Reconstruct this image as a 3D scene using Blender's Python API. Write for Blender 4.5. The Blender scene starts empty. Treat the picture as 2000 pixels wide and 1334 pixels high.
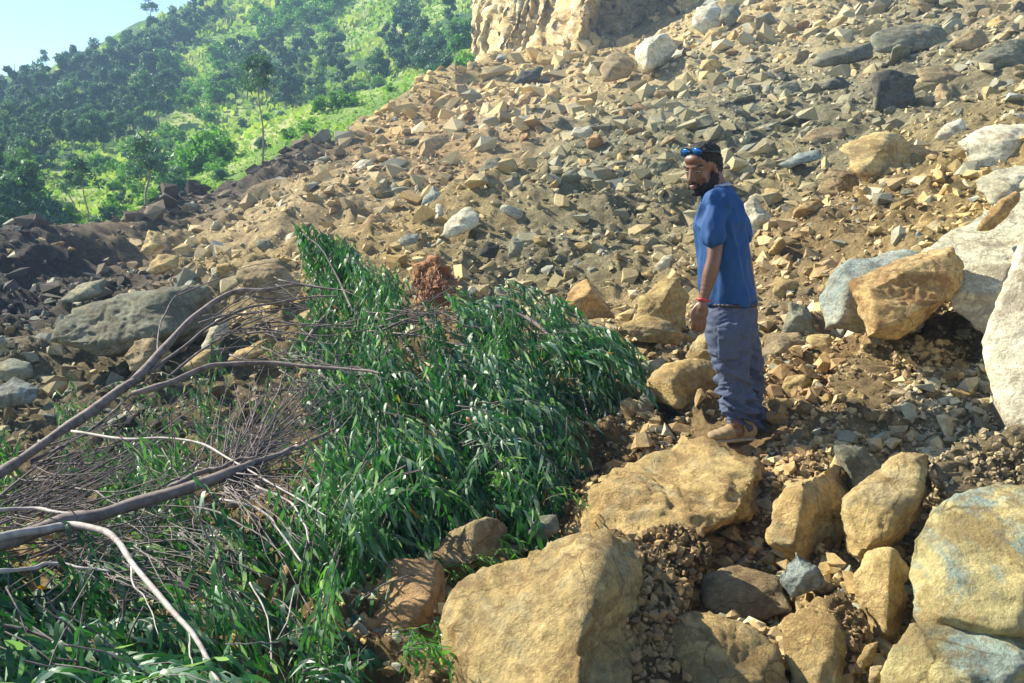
import bpy, bmesh, math, random
import numpy as np
from mathutils import Vector, Matrix
random.seed(7); rng = np.random.default_rng(7)
SC = bpy.context.scene; COL = SC.collection
# ------------------------------------------------------------------ camera, sky, sun, exposure
KF = 1732.0; PITCH = math.radians(8.1); CAM = np.array([0.0, 0.0, 1.6])
cam_d = bpy.data.cameras.new('camera'); cam = bpy.data.objects.new('camera', cam_d); COL.objects.link(cam)
cam.location = CAM; cam.rotation_euler = (math.radians(90) - PITCH, 0, 0)
cam_d.sensor_width = 36; cam_d.lens = KF / 2000 * 36; cam_d.clip_end = 3000; cam_d.clip_start = 0.05
SC.camera = cam
SUN_EL = math.radians(36); SUN_TO = Vector((-1.0, 0.46, 0)).normalized()
SUN_TO = Vector((SUN_TO.x * math.cos(SUN_EL), SUN_TO.y * math.cos(SUN_EL), math.sin(SUN_EL)))
W = bpy.data.worlds.new('World'); SC.world = W; W.use_nodes = True
nt = W.node_tree; bg = nt.nodes['Background']; sky = nt.nodes.new('ShaderNodeTexSky'); sky.sky_type = 'NISHITA'
sky.sun_disc = False; sky.sun_elevation = SUN_EL; sky.sun_rotation = math.atan2(SUN_TO.x, SUN_TO.y)
sky.air_density = 1.15; sky.dust_density = 0.1; sky.ozone_density = 1.5; sky.altitude = 1500
nt.links.new(sky.outputs[0], bg.inputs[0]); bg.inputs[1].default_value = 0.085
sl = bpy.data.lights.new('sun', 'SUN'); sl.energy = 5.0; sl.angle = math.radians(0.5); sl.color = (1.0, 0.93, 0.76)
so = bpy.data.objects.new('sun', sl); COL.objects.link(so); so.rotation_euler = SUN_TO.to_track_quat('Z', 'Y').to_euler()
SC.view_settings.view_transform = 'Standard'; SC.view_settings.look = 'None'
SC.view_settings.exposure = 1.42; SC.view_settings.gamma = 1; SC.view_settings.use_curve_mapping = False
SC.cycles.max_bounces = 5; SC.cycles.diffuse_bounces = 2; SC.cycles.glossy_bounces = 2; SC.cycles.transmission_bounces = 3
SC.cycles.transparent_max_bounces = 4; SC.cycles.volume_bounces = 0; SC.cycles.use_denoising = True

# ------------------------------------------------------------------ maths helpers
FW = np.array([0, math.cos(PITCH), -math.sin(PITCH)]); UP = np.array([0, math.sin(PITCH), math.cos(PITCH)]); RT = np.array([1.0, 0, 0])
def ray(u, v):
    u = np.asarray(u, float)[..., None]; v = np.asarray(v, float)[..., None]
    return RT * (u - 1000) / KF + UP * (667 - v) / KF + FW
def P(u, v, d): return CAM + ray(u, v) * np.asarray(d, float)[..., None]
def PYs(u, v, y):
    r = ray(u, v); return CAM + r * (y / r[..., 1])[..., None]

def _hash(ix, iy, iz, s):
    h = (ix * 374761393 + iy * 668265263 + iz * 2147483647 + s * 1274126177) & 0xFFFFFFFF
    h = ((h ^ (h >> 13)) * 1274126177) & 0xFFFFFFFF
    h = ((h ^ (h >> 15)) * 2246822519) & 0xFFFFFFFF
    h = h ^ (h >> 16)
    return (h & 0xFFFF) / 32767.5 - 1.0
def vnoise(p, s=0):
    p = np.asarray(p, float); i = np.floor(p).astype(np.int64); f = p - i; w = f * f * f * (f * (f * 6 - 15) + 10)
    r = 0
    for a in (0, 1):
        wx = w[..., 0] if a else 1 - w[..., 0]
        for b in (0, 1):
            wy = w[..., 1] if b else 1 - w[..., 1]
            for c in (0, 1):
                wz = w[..., 2] if c else 1 - w[..., 2]
                r = r + wx * wy * wz * _hash(i[..., 0] + a, i[..., 1] + b, i[..., 2] + c, s)
    return r
def fbm(p, octs=4, s=0, gain=0.5):
    r = 0; a = 1.0
    for k in range(octs):
        r = r + a * vnoise(np.asarray(p) * (2.03 ** k) + 17.3 * k, s + k); a *= gain
    return r
def ss(x, a, b):
    t = np.clip((x - a) / (b - a), 0, 1); return t * t * (3 - 2 * t)
class TPS:
    def __init__(s, X, v, lam=1e-4):
        X = np.array(X, float); n = len(X); D = np.linalg.norm(X[:, None] - X[None], axis=2)
        A = np.zeros((n + 3, n + 3)); A[:n, :n] = s.k(D) + lam * np.eye(n); A[:n, n] = 1; A[:n, n + 1:] = X; A[n, :n] = 1; A[n + 1:, :n] = X.T
        b = np.zeros(n + 3); b[:n] = v; s.c = np.linalg.solve(A, b); s.X = X
    def k(s, r): return np.where(r > 1e-9, r * r * np.log(r + 1e-12), 0)
    def __call__(s, x, y):
        x = np.asarray(x, float); y = np.asarray(y, float); n = len(s.X); r = s.c[n] + s.c[n + 1] * x + s.c[n + 2] * y
        for i in range(n):
            r = r + s.c[i] * s.k(np.sqrt((x - s.X[i, 0]) ** 2 + (y - s.X[i, 1]) ** 2))
        return r
def field(anchors, extra=()):
    a = np.array(anchors, float); p = P(a[:, 0], a[:, 1], a[:, 2]); X = np.stack([p[:, 0] / p[:, 1], np.log(p[:, 1])], 1); v = (p[:, 2] - CAM[2]) / p[:, 1]
    if len(extra):
        e = np.array(extra, float); X = np.vstack([X, np.stack([e[:, 0], np.log(e[:, 1])], 1)]); v = np.concatenate([v, e[:, 2]])
    t = TPS(X, v)
    def h(x, y):
        yy = np.maximum(y, 1.6); return CAM[2] + yy * t(np.clip(x / yy, -1.6, 1.6), np.log(yy))
    return h
def polyin(u, v, poly):
    poly = np.array(poly, float); u = np.asarray(u); v = np.asarray(v); r = np.zeros(u.shape, bool); n = len(poly)
    for i in range(n):
        x0, y0 = poly[i]; x1, y1 = poly[(i + 1) % n]
        if y0 == y1: continue
        c = ((y0 > v) != (y1 > v)) & (u < (x1 - x0) * (v - y0) / (y1 - y0) + x0); r ^= c
    return r
def project(p):
    q = p - CAM; d = q @ FW; return 1000 + KF * (q @ RT) / d, 667 - KF * (q @ UP) / d, d

# ------------------------------------------------------------------ land shapes
G_ANCH = [(-500,1334,3.4),(0,1334,3.4),(300,1334,3.4),(600,1334,3.3),(1000,1334,3.35),(1400,1334,3.5),(1700,1334,3.3),(2000,1334,3.0),(2600,1334,2.8),
 (-500,1100,5.0),(0,1100,5.2),(400,1080,5.1),(700,1050,4.9),(1000,1060,4.75),(1250,1080,4.75),(1400,1080,4.6),(1600,1090,4.3),(1800,1060,4.0),(2000,1040,3.7),(2600,1000,3.2),
 (0,900,7.8),(300,900,7.4),(600,880,6.8),(900,860,6.3),(1150,870,5.9),(1430,876,5.42),(1600,860,5.2),(1800,850,4.9),(2000,840,4.6),(2600,760,4.2),
 (0,740,10.5),(300,720,10.2),(600,720,9.2),(900,700,8.3),(1200,700,7.5),(1400,700,7.1),(1600,700,6.5),(1800,690,5.8),(2000,660,5.5),
 (-300,620,15),(0,620,15.5),(200,610,15.5),(600,600,12),(900,570,11.5),(1200,570,10.5),(1400,540,10.5),(1600,540,9),(1800,520,7.6),(2000,470,7.2),(2600,380,7),
 (0,550,21),(300,510,22),(600,480,17.5),(900,450,18),(1200,440,16),(1400,410,15.5),(1600,400,13),(1800,370,11.5),(2000,330,10.5),
 (-300,510,29),(0,505,30),(250,475,33),(350,405,39.5),(500,380,34),(700,350,31),(900,300,33),(1200,280,28),(1400,260,26),(1600,240,22),(1800,210,20.5),(2000,190,18),(2600,120,18),
 (500,348,42.5),(600,287,47.5),(750,216,55.5),(850,156,62),(900,136,65),(1050,130,60),(1200,120,54),(1400,110,43),(1600,90,38),(1800,70,33),(2000,40,30),
 (1100,95,66),(1180,98,63),(1250,62,64),(1250,60,74),(1400,0,58),(1600,-40,52),(2000,-80,42),(2600,-150,40),(1400,-80,74),(2000,-170,60)]
gbase = field(G_ANCH)
_bu = np.array([-600,-200,0,250,350,500,600,750,850,900,960,1000,3000]); _bd = np.array([29,30,31,34,40.5,43.5,48.5,56.5,63,66,70,80,80.])
def edge_y(x, y): return np.interp(1000 + KF * x / np.maximum(y, 1), _bu, _bd)
MANP = P(1436, 866, 5.3)
def cellsize(y): return 0.0024 * np.maximum(y, 2.0)
WL = [5.0, 2.4, 1.15, 0.55, 0.27, 0.13, 0.064, 0.031]
def ground(x, y, detail=True):
    x = np.asarray(x, float); y = np.asarray(y, float); h = gbase(x, y)
    e = edge_y(x, y) + 1.2 * vnoise(np.stack([x * .25, y * .1, 0 * x], -1), 5)
    # raised lip of the debris where it has run out over the grass
    h = h + 0.45 * ss(y, e - 9, e - 4) * (1 - ss(y, e - 2, e)) * (y > 20) - 3.5 * ss(y, e - 1.5, e + 1.5)
    if detail:
        c = cellsize(y); far = ss(y, 6, 20); calm = 1 - .85 * np.exp(-((x - MANP[0]) ** 2 + (y - MANP[1]) ** 2) / .13)
        for k, wl in enumerate(WL):
            w = ss(wl / c, 3.0, 7.0)
            amp = wl * ((0.05 + 0.11 * far) if wl > .6 else 0.30)
            p = np.stack([x / wl, y / wl, h / wl * .7], -1)
            n = vnoise(p, 20 + k)
            if wl < 3: n = 1 - 2.2 * np.abs(n) - .25
            h = h + amp * w * n * 0.75 * calm
    return h
H_ANCH = [(-600,540,34),(-300,515,34),(0,508,34),(250,478,37),(350,408,43),(500,353,46),(600,291,51),(750,220,59),(850,160,66),(900,140,69),
 (0,430,48),(200,400,56),(0,380,62),(350,320,66),(200,350,66),(450,260,84),(600,220,86),(750,170,92),
 (-300,300,88),(0,270,92),(200,240,112),(330,200,118),(450,130,140),(650,120,128),(850,70,108),(880,100,95),
 (-600,230,185),(-300,195,185),(0,165,190),(120,138,190),(200,92,192),(270,50,195),(370,12,200),(500,-70,205),(700,-150,200),(1000,-250,190),(1500,-300,180),(2300,-300,170),
 (1000,300,44),(700,350,46),(1400,190,44),(1900,150,38),(1400,90,62),(1900,40,58),(1100,160,62),(1000,50,95),(1500,-40,100),(2200,-60,90)]
hbase = field(H_ANCH, [(-.9,300,.05),(-.5,300,.08),(-.3,300,.13),(0,300,.22),(.4,300,.24),(.9,300,.2)])
def hill(x, y):
    h = hbase(x, y); p = np.stack([x / 14., y / 14., 0 * x], -1)
    return h + 0.9 * fbm(p, 4, 60) * ss(y, 45, 80)
def cast(u, v, h, dmin=2.0, dmax=260.0, n=260):
    u = np.asarray(u, float); v = np.asarray(v, float); sh = u.shape; u = u.ravel(); v = v.ravel()
    ds = np.geomspace(dmin, dmax, n); r = ray(u, v); hit = np.full(u.shape, np.nan); prev = None
    for i, d in enumerate(ds):
        p = CAM + r * d; g = p[:, 2] - h(p[:, 0], p[:, 1])
        if prev is not None:
            m = np.isnan(hit) & (g <= 0) & (prev > 0); t = prev / np.where(m, prev - g, 1)
            hit = np.where(m, ds[i - 1] + (d - ds[i - 1]) * t, hit)
        prev = g
    return hit.reshape(sh)
def cast1(u, v, h, dmin=2.0, dmax=260.0, n=300):
    ds = np.geomspace(dmin, dmax, n); p = CAM + ray(u, v) * ds[:, None]; g = p[:, 2] - h(p[:, 0], p[:, 1]); k = np.where((g[1:] <= 0) & (g[:-1] > 0))[0]
    if not len(k): return float('nan')
    k = k[0]; return float(ds[k] + (ds[k + 1] - ds[k]) * g[k] / (g[k] - g[k + 1]))
def gcast(u, v): 
    if np.size(u) == 1: return np.array([cast1(float(np.ravel(u)[0]), float(np.ravel(v)[0]), gbase, 2.0, 90)])
    hit = cast(u, v, gbase, 2.0, 90, 150); return hit

# colour of the broken ground by place: (u, v, radius px, radius in log depth, colour, weight)
OCH=(.47,.345,.155); GRY=(.215,.21,.14); DRK=(.05,.045,.05); BRN=(.26,.175,.085); ORG=(.35,.20,.09); PAL=(.54,.43,.23); BLU=(.29,.32,.28); TAN=(.40,.31,.19)  # DRK: near-black ground colour used along the left rim
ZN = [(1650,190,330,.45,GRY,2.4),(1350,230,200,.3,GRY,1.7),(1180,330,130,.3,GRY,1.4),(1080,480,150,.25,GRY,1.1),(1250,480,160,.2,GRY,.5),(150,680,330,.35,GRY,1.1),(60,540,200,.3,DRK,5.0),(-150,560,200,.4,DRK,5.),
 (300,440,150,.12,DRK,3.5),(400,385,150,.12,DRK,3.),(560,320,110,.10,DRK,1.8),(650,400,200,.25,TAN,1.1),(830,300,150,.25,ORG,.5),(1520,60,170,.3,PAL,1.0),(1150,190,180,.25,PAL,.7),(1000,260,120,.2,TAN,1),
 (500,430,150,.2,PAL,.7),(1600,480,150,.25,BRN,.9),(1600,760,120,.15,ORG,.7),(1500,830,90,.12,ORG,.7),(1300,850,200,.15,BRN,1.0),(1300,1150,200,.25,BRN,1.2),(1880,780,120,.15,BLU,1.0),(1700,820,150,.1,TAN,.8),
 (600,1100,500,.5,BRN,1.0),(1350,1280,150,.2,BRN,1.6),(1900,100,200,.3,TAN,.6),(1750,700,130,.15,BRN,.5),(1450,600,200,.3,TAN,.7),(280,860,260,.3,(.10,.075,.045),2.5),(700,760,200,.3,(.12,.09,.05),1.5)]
_z = np.array([(a, b) for a, b, *_ in ZN], float)
_zd = gcast(_z[:, 0], _z[:, 1]); _zp = P(_z[:, 0], _z[:, 1], np.where(np.isnan(_zd), 30, _zd))
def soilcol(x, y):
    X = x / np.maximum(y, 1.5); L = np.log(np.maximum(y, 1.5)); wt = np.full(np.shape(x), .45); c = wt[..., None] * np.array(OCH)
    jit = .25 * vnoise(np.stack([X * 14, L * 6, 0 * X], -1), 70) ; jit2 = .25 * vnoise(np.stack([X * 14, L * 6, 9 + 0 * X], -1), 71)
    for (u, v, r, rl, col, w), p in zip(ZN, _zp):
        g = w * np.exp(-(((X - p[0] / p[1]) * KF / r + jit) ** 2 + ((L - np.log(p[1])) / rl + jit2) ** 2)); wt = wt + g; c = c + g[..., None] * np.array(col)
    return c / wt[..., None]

# ------------------------------------------------------------------ mesh + object helpers
def mesh_tris(name, V, T, smooth=True, col=None, tint=None):
    me = bpy.data.meshes.new(name); V = np.ascontiguousarray(V, np.float32); T = np.ascontiguousarray(T, np.int32)
    me.vertices.add(len(V)); me.vertices.foreach_set('co', V.ravel()); me.loops.add(T.size); me.loops.foreach_set('vertex_index', T.ravel())
    me.polygons.add(len(T)); me.polygons.foreach_set('loop_start', np.arange(0, T.size, 3, dtype=np.int32)); me.polygons.foreach_set('loop_total', np.full(len(T), 3, np.int32))
    me.polygons.foreach_set('use_smooth', np.full(len(T), smooth))
    if col is not None:
        a = me.attributes.new('col', 'FLOAT_COLOR', 'POINT'); cc = np.ones((len(V), 4), np.float32); cc[:, :3] = col; a.data.foreach_set('color', cc.ravel())
    if tint is not None:
        a = me.attributes.new('tint', 'FLOAT', 'POINT'); a.data.foreach_set('value', np.ascontiguousarray(tint, np.float32))
    me.update(calc_edges=True); me.validate(); return me
def put(name, me, mat=None, parent=None, loc=(0, 0, 0), label=None, cat=None, group=None, kind=None):
    o = bpy.data.objects.new(name, me); COL.objects.link(o)
    if mat is not None and me is not None and not me.materials: me.materials.append(mat)
    o.location = loc
    if parent is not None:
        o.parent = parent; o.location = Vector(loc) - parent.location
    for k, val in (('label', label), ('category', cat), ('group', group), ('kind', kind)):
        if val: o[k] = val
    return o
def empty(name, loc, label, cat, group=None):
    o = put(name, None, loc=loc, label=label, cat=cat, group=group); o.empty_display_size = .1; return o
def grid_tris(nx, ny):
    i = np.arange(nx - 1)[:, None] * ny + np.arange(ny - 1)[None]; a = i.ravel(); b = a + 1; c = a + ny; d = c + 1
    return np.vstack([np.stack([a, c, b], 1), np.stack([b, c, d], 1)])
def local(me, c):
    n = len(me.vertices); a = np.empty(n * 3, np.float32); me.vertices.foreach_get('co', a); a = a.reshape(-1, 3) - np.array(c, np.float32); me.vertices.foreach_set('co', a.ravel()); me.update()
_ico = {}
def ico(k):
    if k not in _ico:
        bm = bmesh.new(); bmesh.ops.create_icosphere(bm, subdivisions=k, radius=1); bm.verts.ensure_lookup_table()
        _ico[k] = (np.array([v.co[:] for v in bm.verts]), np.array([[v.index for v in f.verts] for f in bm.faces])); bm.free()
    return _ico[k]

# ------------------------------------------------------------------ materials
def newmat(name):
    m = bpy.data.materials.new(name); m.use_nodes = True; n = m.node_tree; n.nodes.clear()
    out = n.nodes.new('ShaderNodeOutputMaterial'); b = n.nodes.new('ShaderNodeBsdfPrincipled'); n.links.new(b.outputs[0], out.inputs[0]); return m, n, b, out
def N(n, t, **kw):
    x = n.nodes.new(t)
    for k, v in kw.items():
        if k in x.inputs: x.inputs[k].default_value = v
        else: setattr(x, k, v)
    return x
def noise(n, co, scale, detail=6, rough=.6, dist=0.0):
    x = N(n, 'ShaderNodeTexNoise'); x.inputs['Scale'].default_value = scale; x.inputs['Detail'].default_value = detail; x.inputs['Roughness'].default_value = rough; x.inputs['Distortion'].default_value = dist
    n.links.new(co, x.inputs['Vector']); return x.outputs['Fac']
def ramp(n, fac, stops):
    r = N(n, 'ShaderNodeValToRGB'); e = r.color_ramp.elements
    while len(e) < len(stops): e.new(.5)
    for i, (p, c) in enumerate(stops): e[i].position = p; e[i].color = (*c, 1) if len(c) == 3 else c
    n.links.new(fac, r.inputs[0]); return r.outputs[0]
def mix(n, fac, a, b, mode='MIX'):
    m = N(n, 'ShaderNodeMix', data_type='RGBA', blend_type=mode)
    for s, x in ((0, fac), (6, a), (7, b)):
        if hasattr(x, 'node'): n.links.new(x, m.inputs[s])
        else: m.inputs[s].default_value = x if s == 0 else (*x, 1)
    return m.outputs[2]
def bump(n, b, h, strength=.5, dist=.02):
    x = N(n, 'ShaderNodeBump'); x.inputs['Strength'].default_value = strength; x.inputs['Distance'].default_value = dist
    n.links.new(h, x.inputs['Height']); n.links.new(x.outputs[0], b.inputs['Normal'])
def g3(v): return (v, v, v)
def soil_mat():
    m, n, b, o = newmat('broken_ground'); at = N(n, 'ShaderNodeAttribute', attribute_name='col'); geo = N(n, 'ShaderNodeNewGeometry'); co = geo.outputs['Position']
    a = noise(n, co, 2.2, 10, .72); v = ramp(n, a, [(.3, g3(.45)), (.5, g3(.95)), (.7, g3(1.45))])
    c = mix(n, 1.0, at.outputs['Color'], v, 'MULTIPLY'); f = noise(n, co, 26, 8, .7); v2 = ramp(n, f, [(.3, g3(.6)), (.7, g3(1.4))]); c = mix(n, 1.0, c, v2, 'MULTIPLY'); g = noise(n, co, 7, 8, .75); c = mix(n, 1.0, c, ramp(n, g, [(.35, g3(.62)), (.65, g3(1.3))]), 'MULTIPLY')
    n.links.new(c, b.inputs['Base Color']); b.inputs['Roughness'].default_value = .95; b.inputs['Specular IOR Level'].default_value = .15
    h1 = noise(n, co, 30, 9, .75); h2 = noise(n, co, 4.5, 9, .8); mm = N(n, 'ShaderNodeMath', operation='MULTIPLY_ADD'); n.links.new(h2, mm.inputs[0]); mm.inputs[1].default_value = 4.0; n.links.new(h1, mm.inputs[2]); bump(n, b, mm.outputs[0], 1.0, .045); return m
def rock_mat(name, A, B, Cc, patch=.5, scale=1.0, rough=.85):
    m, n, b, o = newmat(name); tc = N(n, 'ShaderNodeTexCoord'); oi = N(n, 'ShaderNodeObjectInfo'); ad = N(n, 'ShaderNodeVectorMath', operation='ADD'); mu = N(n, 'ShaderNodeVectorMath', operation='SCALE')
    cb = N(n, 'ShaderNodeCombineXYZ'); 
    for i in range(3): n.links.new(oi.outputs['Random'], cb.inputs[i])
    n.links.new(cb.outputs[0], mu.inputs[0]); mu.inputs['Scale'].default_value = 37.0; n.links.new(tc.outputs['Object'], ad.inputs[0]); n.links.new(mu.outputs[0], ad.inputs[1]); co = ad.outputs[0]
    a = noise(n, co, 1.6 * scale, 8, .62, .4); c = mix(n, ramp(n, a, [(.38, g3(0)), (.62, g3(1))]), A, B)
    q = noise(n, co, 2.6 * scale, 9, .68, 1.2); c = mix(n, ramp(n, q, [(.5, g3(0)), (.58, g3(patch)), (.75, g3(patch))]), c, Cc)
    st = N(n, 'ShaderNodeMapping'); st.inputs['Scale'].default_value = (1, 1, 7); st.inputs['Rotation'].default_value = (.5, .4, 0); n.links.new(co, st.inputs[0])
    s = noise(n, st.outputs[0], 3 * scale, 6, .6, .5); c = mix(n, 1.0, c, ramp(n, s, [(.35, g3(.8)), (.65, g3(1.15))]), 'MULTIPLY')
    f = noise(n, co, 22 * scale, 10, .78); c = mix(n, 1.0, c, ramp(n, f, [(.3, g3(.45)), (.48, g3(.95)), (.7, g3(1.5))]), 'MULTIPLY')
    dt = noise(n, co, 3.4 * scale, 12, .8, .3); c = mix(n, ramp(n, dt, [(.505, g3(0)), (.56, g3(.75))]), c, (A[0] * .48, A[1] * .42, A[2] * .40))
    wz = N(n, 'ShaderNodeTexNoise'); wz.inputs['Scale'].default_value = 2.2 * scale; wz.inputs['Detail'].default_value = 7; n.links.new(co, wz.inputs[0]); wa = N(n, 'ShaderNodeVectorMath', operation='MULTIPLY_ADD'); n.links.new(wz.outputs['Color'], wa.inputs[0]); wa.inputs[1].default_value = (.55, .55, .55); n.links.new(co, wa.inputs[2])
    vc = N(n, 'ShaderNodeTexVoronoi', feature='DISTANCE_TO_EDGE'); vc.inputs['Scale'].default_value = 2.4 * scale; n.links.new(wa.outputs[0], vc.inputs['Vector']); ck = ramp(n, vc.outputs['Distance'], [(.0, g3(1)), (.014, g3(0))]); gate = ramp(n, a, [(.40, g3(.1)), (.52, g3(.9))]); ckm = mix(n, 1.0, ck, gate, 'MULTIPLY'); c = mix(n, ckm, c, (A[0] * .3, A[1] * .26, A[2] * .25))
    vr = N(n, 'ShaderNodeMapRange'); vr.inputs[3].default_value = .82; vr.inputs[4].default_value = 1.15; n.links.new(oi.outputs['Random'], vr.inputs[0]); c = mix(n, 1.0, c, vr.outputs[0], 'MULTIPLY')
    n.links.new(c, b.inputs['Base Color']); b.inputs['Roughness'].default_value = rough; b.inputs['Specular IOR Level'].default_value = .25
    h1 = noise(n, co, 18 * scale, 12, .78); h3 = noise(n, co, 70 * scale, 6, .7); mm = N(n, 'ShaderNodeMath', operation='ADD'); n.links.new(h1, mm.inputs[0]); n.links.new(h3, mm.inputs[1]); bump(n, b, mm.outputs[0], .8, .03); return m
M_SOIL = soil_mat()
MR = {
 'ochre': rock_mat('ochre_sandstone', (.58,.42,.175), (.47,.32,.125), (.34,.28,.16), .7),
 'yellow': rock_mat('yellow_sandstone', (.60,.45,.20), (.50,.35,.14), (.38,.34,.21), .5),
 'orange': rock_mat('orange_sandstone', (.54,.33,.13), (.58,.43,.20), (.33,.19,.08), .6),
 'grey': rock_mat('grey_green_stone', (.27,.27,.19), (.20,.205,.145), (.36,.30,.16), .5),
 'bluegrey': rock_mat('blue_grey_stone', (.34,.38,.33), (.25,.29,.26), (.42,.36,.2), .35),
 'pale': rock_mat('pale_limestone', (.72,.67,.48), (.62,.59,.42), (.55,.43,.22), .35),
 'white': rock_mat('white_limestone', (.72,.66,.48), (.66,.60,.43), (.56,.47,.29), .4, .6),
 'dark': rock_mat('dark_slate', (.10,.10,.085), (.075,.075,.065), (.16,.13,.09), .5),
 'pink': rock_mat('brown_pink_sandstone', (.40,.255,.12), (.34,.20,.10), (.46,.33,.15), .5),
 'mossy': rock_mat('yellow_stone_with_grey_film', (.50,.40,.17), (.43,.37,.17), (.25,.31,.26), .95, .75),
 'tan': rock_mat('tan_stone', (.42,.32,.17), (.34,.25,.13), (.27,.24,.16), .6),
}
def green_mat(name, stops, trans=.35, rough=.45, spec=.4):
    m, n, b, o = newmat(name); at = N(n, 'ShaderNodeAttribute', attribute_name='tint'); c = ramp(n, at.outputs['Fac'], stops)
    n.links.new(c, b.inputs['Base Color']); b.inputs['Roughness'].default_value = rough; b.inputs['Specular IOR Level'].default_value = spec
    tr = N(n, 'ShaderNodeBsdfTranslucent'); n.links.new(mix(n, 1.0, c, (1.2, 1.5, .5), 'MULTIPLY'), tr.inputs[0]); ms = N(n, 'ShaderNodeMixShader'); ms.inputs[0].default_value = trans
    n.links.new(b.outputs[0], ms.inputs[1]); n.links.new(tr.outputs[0], ms.inputs[2]); n.links.new(ms.outputs[0], o.inputs[0]); return m
M_LEAF = green_mat('long_leaf_green', [(0, (.010,.048,.024)), (.35, (.024,.110,.042)), (.65, (.062,.200,.052)), (.83, (.11,.27,.075)), (.93, (.34,.45,.34)), (.965, (.30,.30,.04)), (.985, (.42,.10,.02))], .30, .44, .45)  # pale stop: leaf undersides, and glossy highlights put into the tint
M_WEED = green_mat('weed_green', [(0, (.05,.17,.03)), (.6, (.10,.29,.04)), (1, (.22,.40,.06))], .4, .4, .5)
M_CROWN = green_mat('tree_crown_green', [(0, (.050,.115,.100)), (.5, (.085,.175,.110)), (1, (.15,.26,.09))], .25, .6, .3)
M_SHRUB = green_mat('bright_shrub_green', [(0, (.07,.19,.035)), (.5, (.12,.28,.045)), (1, (.21,.36,.07))], .35, .55, .3)
M_GRASS = green_mat('meadow_grass_green', [(0, (.14,.27,.05)), (.5, (.26,.38,.09)), (1, (.46,.48,.19))], .3, .7, .2)
def bark_mat(name, A, B, s=30):
    m, n, b, o = newmat(name); tc = N(n, 'ShaderNodeTexCoord'); co = tc.outputs['Object']; a = noise(n, co, s, 8, .7); n.links.new(mix(n, ramp(n, a, [(.35, g3(0)), (.65, g3(1))]), A, B), b.inputs['Base Color'])
    b.inputs['Roughness'].default_value = .75; bump(n, b, a, .5, .004); return m
M_BARK = bark_mat('grey_brown_bark', (.24,.19,.165), (.075,.05,.045), 14); M_PALE = bark_mat('bleached_bark', (.46,.42,.39), (.20,.16,.145), 14); M_TWIG = bark_mat('twig_bark', (.20,.165,.155), (.05,.036,.035)); M_TRUNK = bark_mat('standing_trunk', (.30,.27,.23), (.14,.11,.09), 3)
M_ROOT = bark_mat('torn_root_fibre', (.30,.14,.07), (.12,.055,.03))
def plain(name, c, rough=.6, metal=0, var=.25, s=60, bmp=.2, bd=.003):
    m, n, b, o = newmat(name); tc = N(n, 'ShaderNodeTexCoord'); a = noise(n, tc.outputs['Object'], s, 6, .6); cc = mix(n, 1.0, c, ramp(n, a, [(.3, g3(1 - var)), (.7, g3(1 + var))]), 'MULTIPLY')
    n.links.new(cc, b.inputs['Base Color']); b.inputs['Roughness'].default_value = rough; b.inputs['Metallic'].default_value = metal; bump(n, b, a, bmp, bd); return m

# ------------------------------------------------------------------ the landslide debris (ground)
nx, ny = 560, 560
Xs = np.concatenate([np.linspace(-1.5, -.68, 30)[:-1], np.linspace(-.68, .68, nx - 58), np.linspace(.68, 1.5, 30)[1:]]); Ls = np.linspace(math.log(2.0), math.log(82), ny)
GX, GL = np.meshgrid(Xs, Ls, indexing='ij'); gy = np.exp(GL); gx = GX * gy; gz = ground(gx, gy)
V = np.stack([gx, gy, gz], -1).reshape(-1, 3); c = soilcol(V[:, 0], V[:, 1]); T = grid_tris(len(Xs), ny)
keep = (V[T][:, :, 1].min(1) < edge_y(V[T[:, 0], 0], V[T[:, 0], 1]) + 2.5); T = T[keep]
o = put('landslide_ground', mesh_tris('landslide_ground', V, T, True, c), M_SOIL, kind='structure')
# ground behind and beside the camera
bx = np.linspace(-8, 8, 90); by = np.linspace(-7, 2.25, 60); BX, BY = np.meshgrid(bx, by, indexing='ij')
bz = gbase(BX * .6, np.full_like(BX, 2.0)) * .0 + np.interp(BX, [-8, 0, 8], [0.0, .0, .9]) + .06 * fbm(np.stack([BX, BY, 0 * BX], -1), 4, 3)
edge = gbase(np.clip(BX, -3, 3), np.full_like(BX, 2.1)); bz = bz * (1 - ss(BY, 0, 2.1)) + (edge - .03) * ss(BY, 0, 2.1); bz = np.minimum(bz, edge.mean() + .4)
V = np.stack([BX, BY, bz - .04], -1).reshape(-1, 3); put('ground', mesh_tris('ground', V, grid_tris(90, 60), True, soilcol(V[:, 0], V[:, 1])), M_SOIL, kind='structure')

# ------------------------------------------------------------------ the green hill
hx = np.linspace(-1.5, 1.0, 220); hl = np.linspace(math.log(30), math.log(330), 190); HX, HL = np.meshgrid(hx, hl, indexing='ij'); hy = np.exp(HL); hxx = HX * hy
V = np.stack([hxx, hy, hill(hxx, hy)], -1).reshape(-1, 3)
m, n, b, o_ = newmat('hill_grass'); geo = N(n, 'ShaderNodeNewGeometry'); co = geo.outputs['Position']
at = N(n, 'ShaderNodeAttribute', attribute_name='tint'); a = noise(n, co, .09, 8, .65); cc = ramp(n, a, [(.35, (.15,.27,.06)), (.48, (.26,.37,.09)), (.58, (.40,.45,.16)), (.7, (.44,.40,.20))]); cc = mix(n, at.outputs['Fac'], cc, (.045, .115, .045)); f = noise(n, co, 1.5, 8, .7); cc = mix(n, 1.0, cc, ramp(n, f, [(.3, g3(.6)), (.7, g3(1.35))]), 'MULTIPLY')
n.links.new(cc, b.inputs['Base Color']); b.inputs['Roughness'].default_value = .95; b.inputs['Specular IOR Level'].default_value = .1; bump(n, b, f, 1.0, .5)
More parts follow.
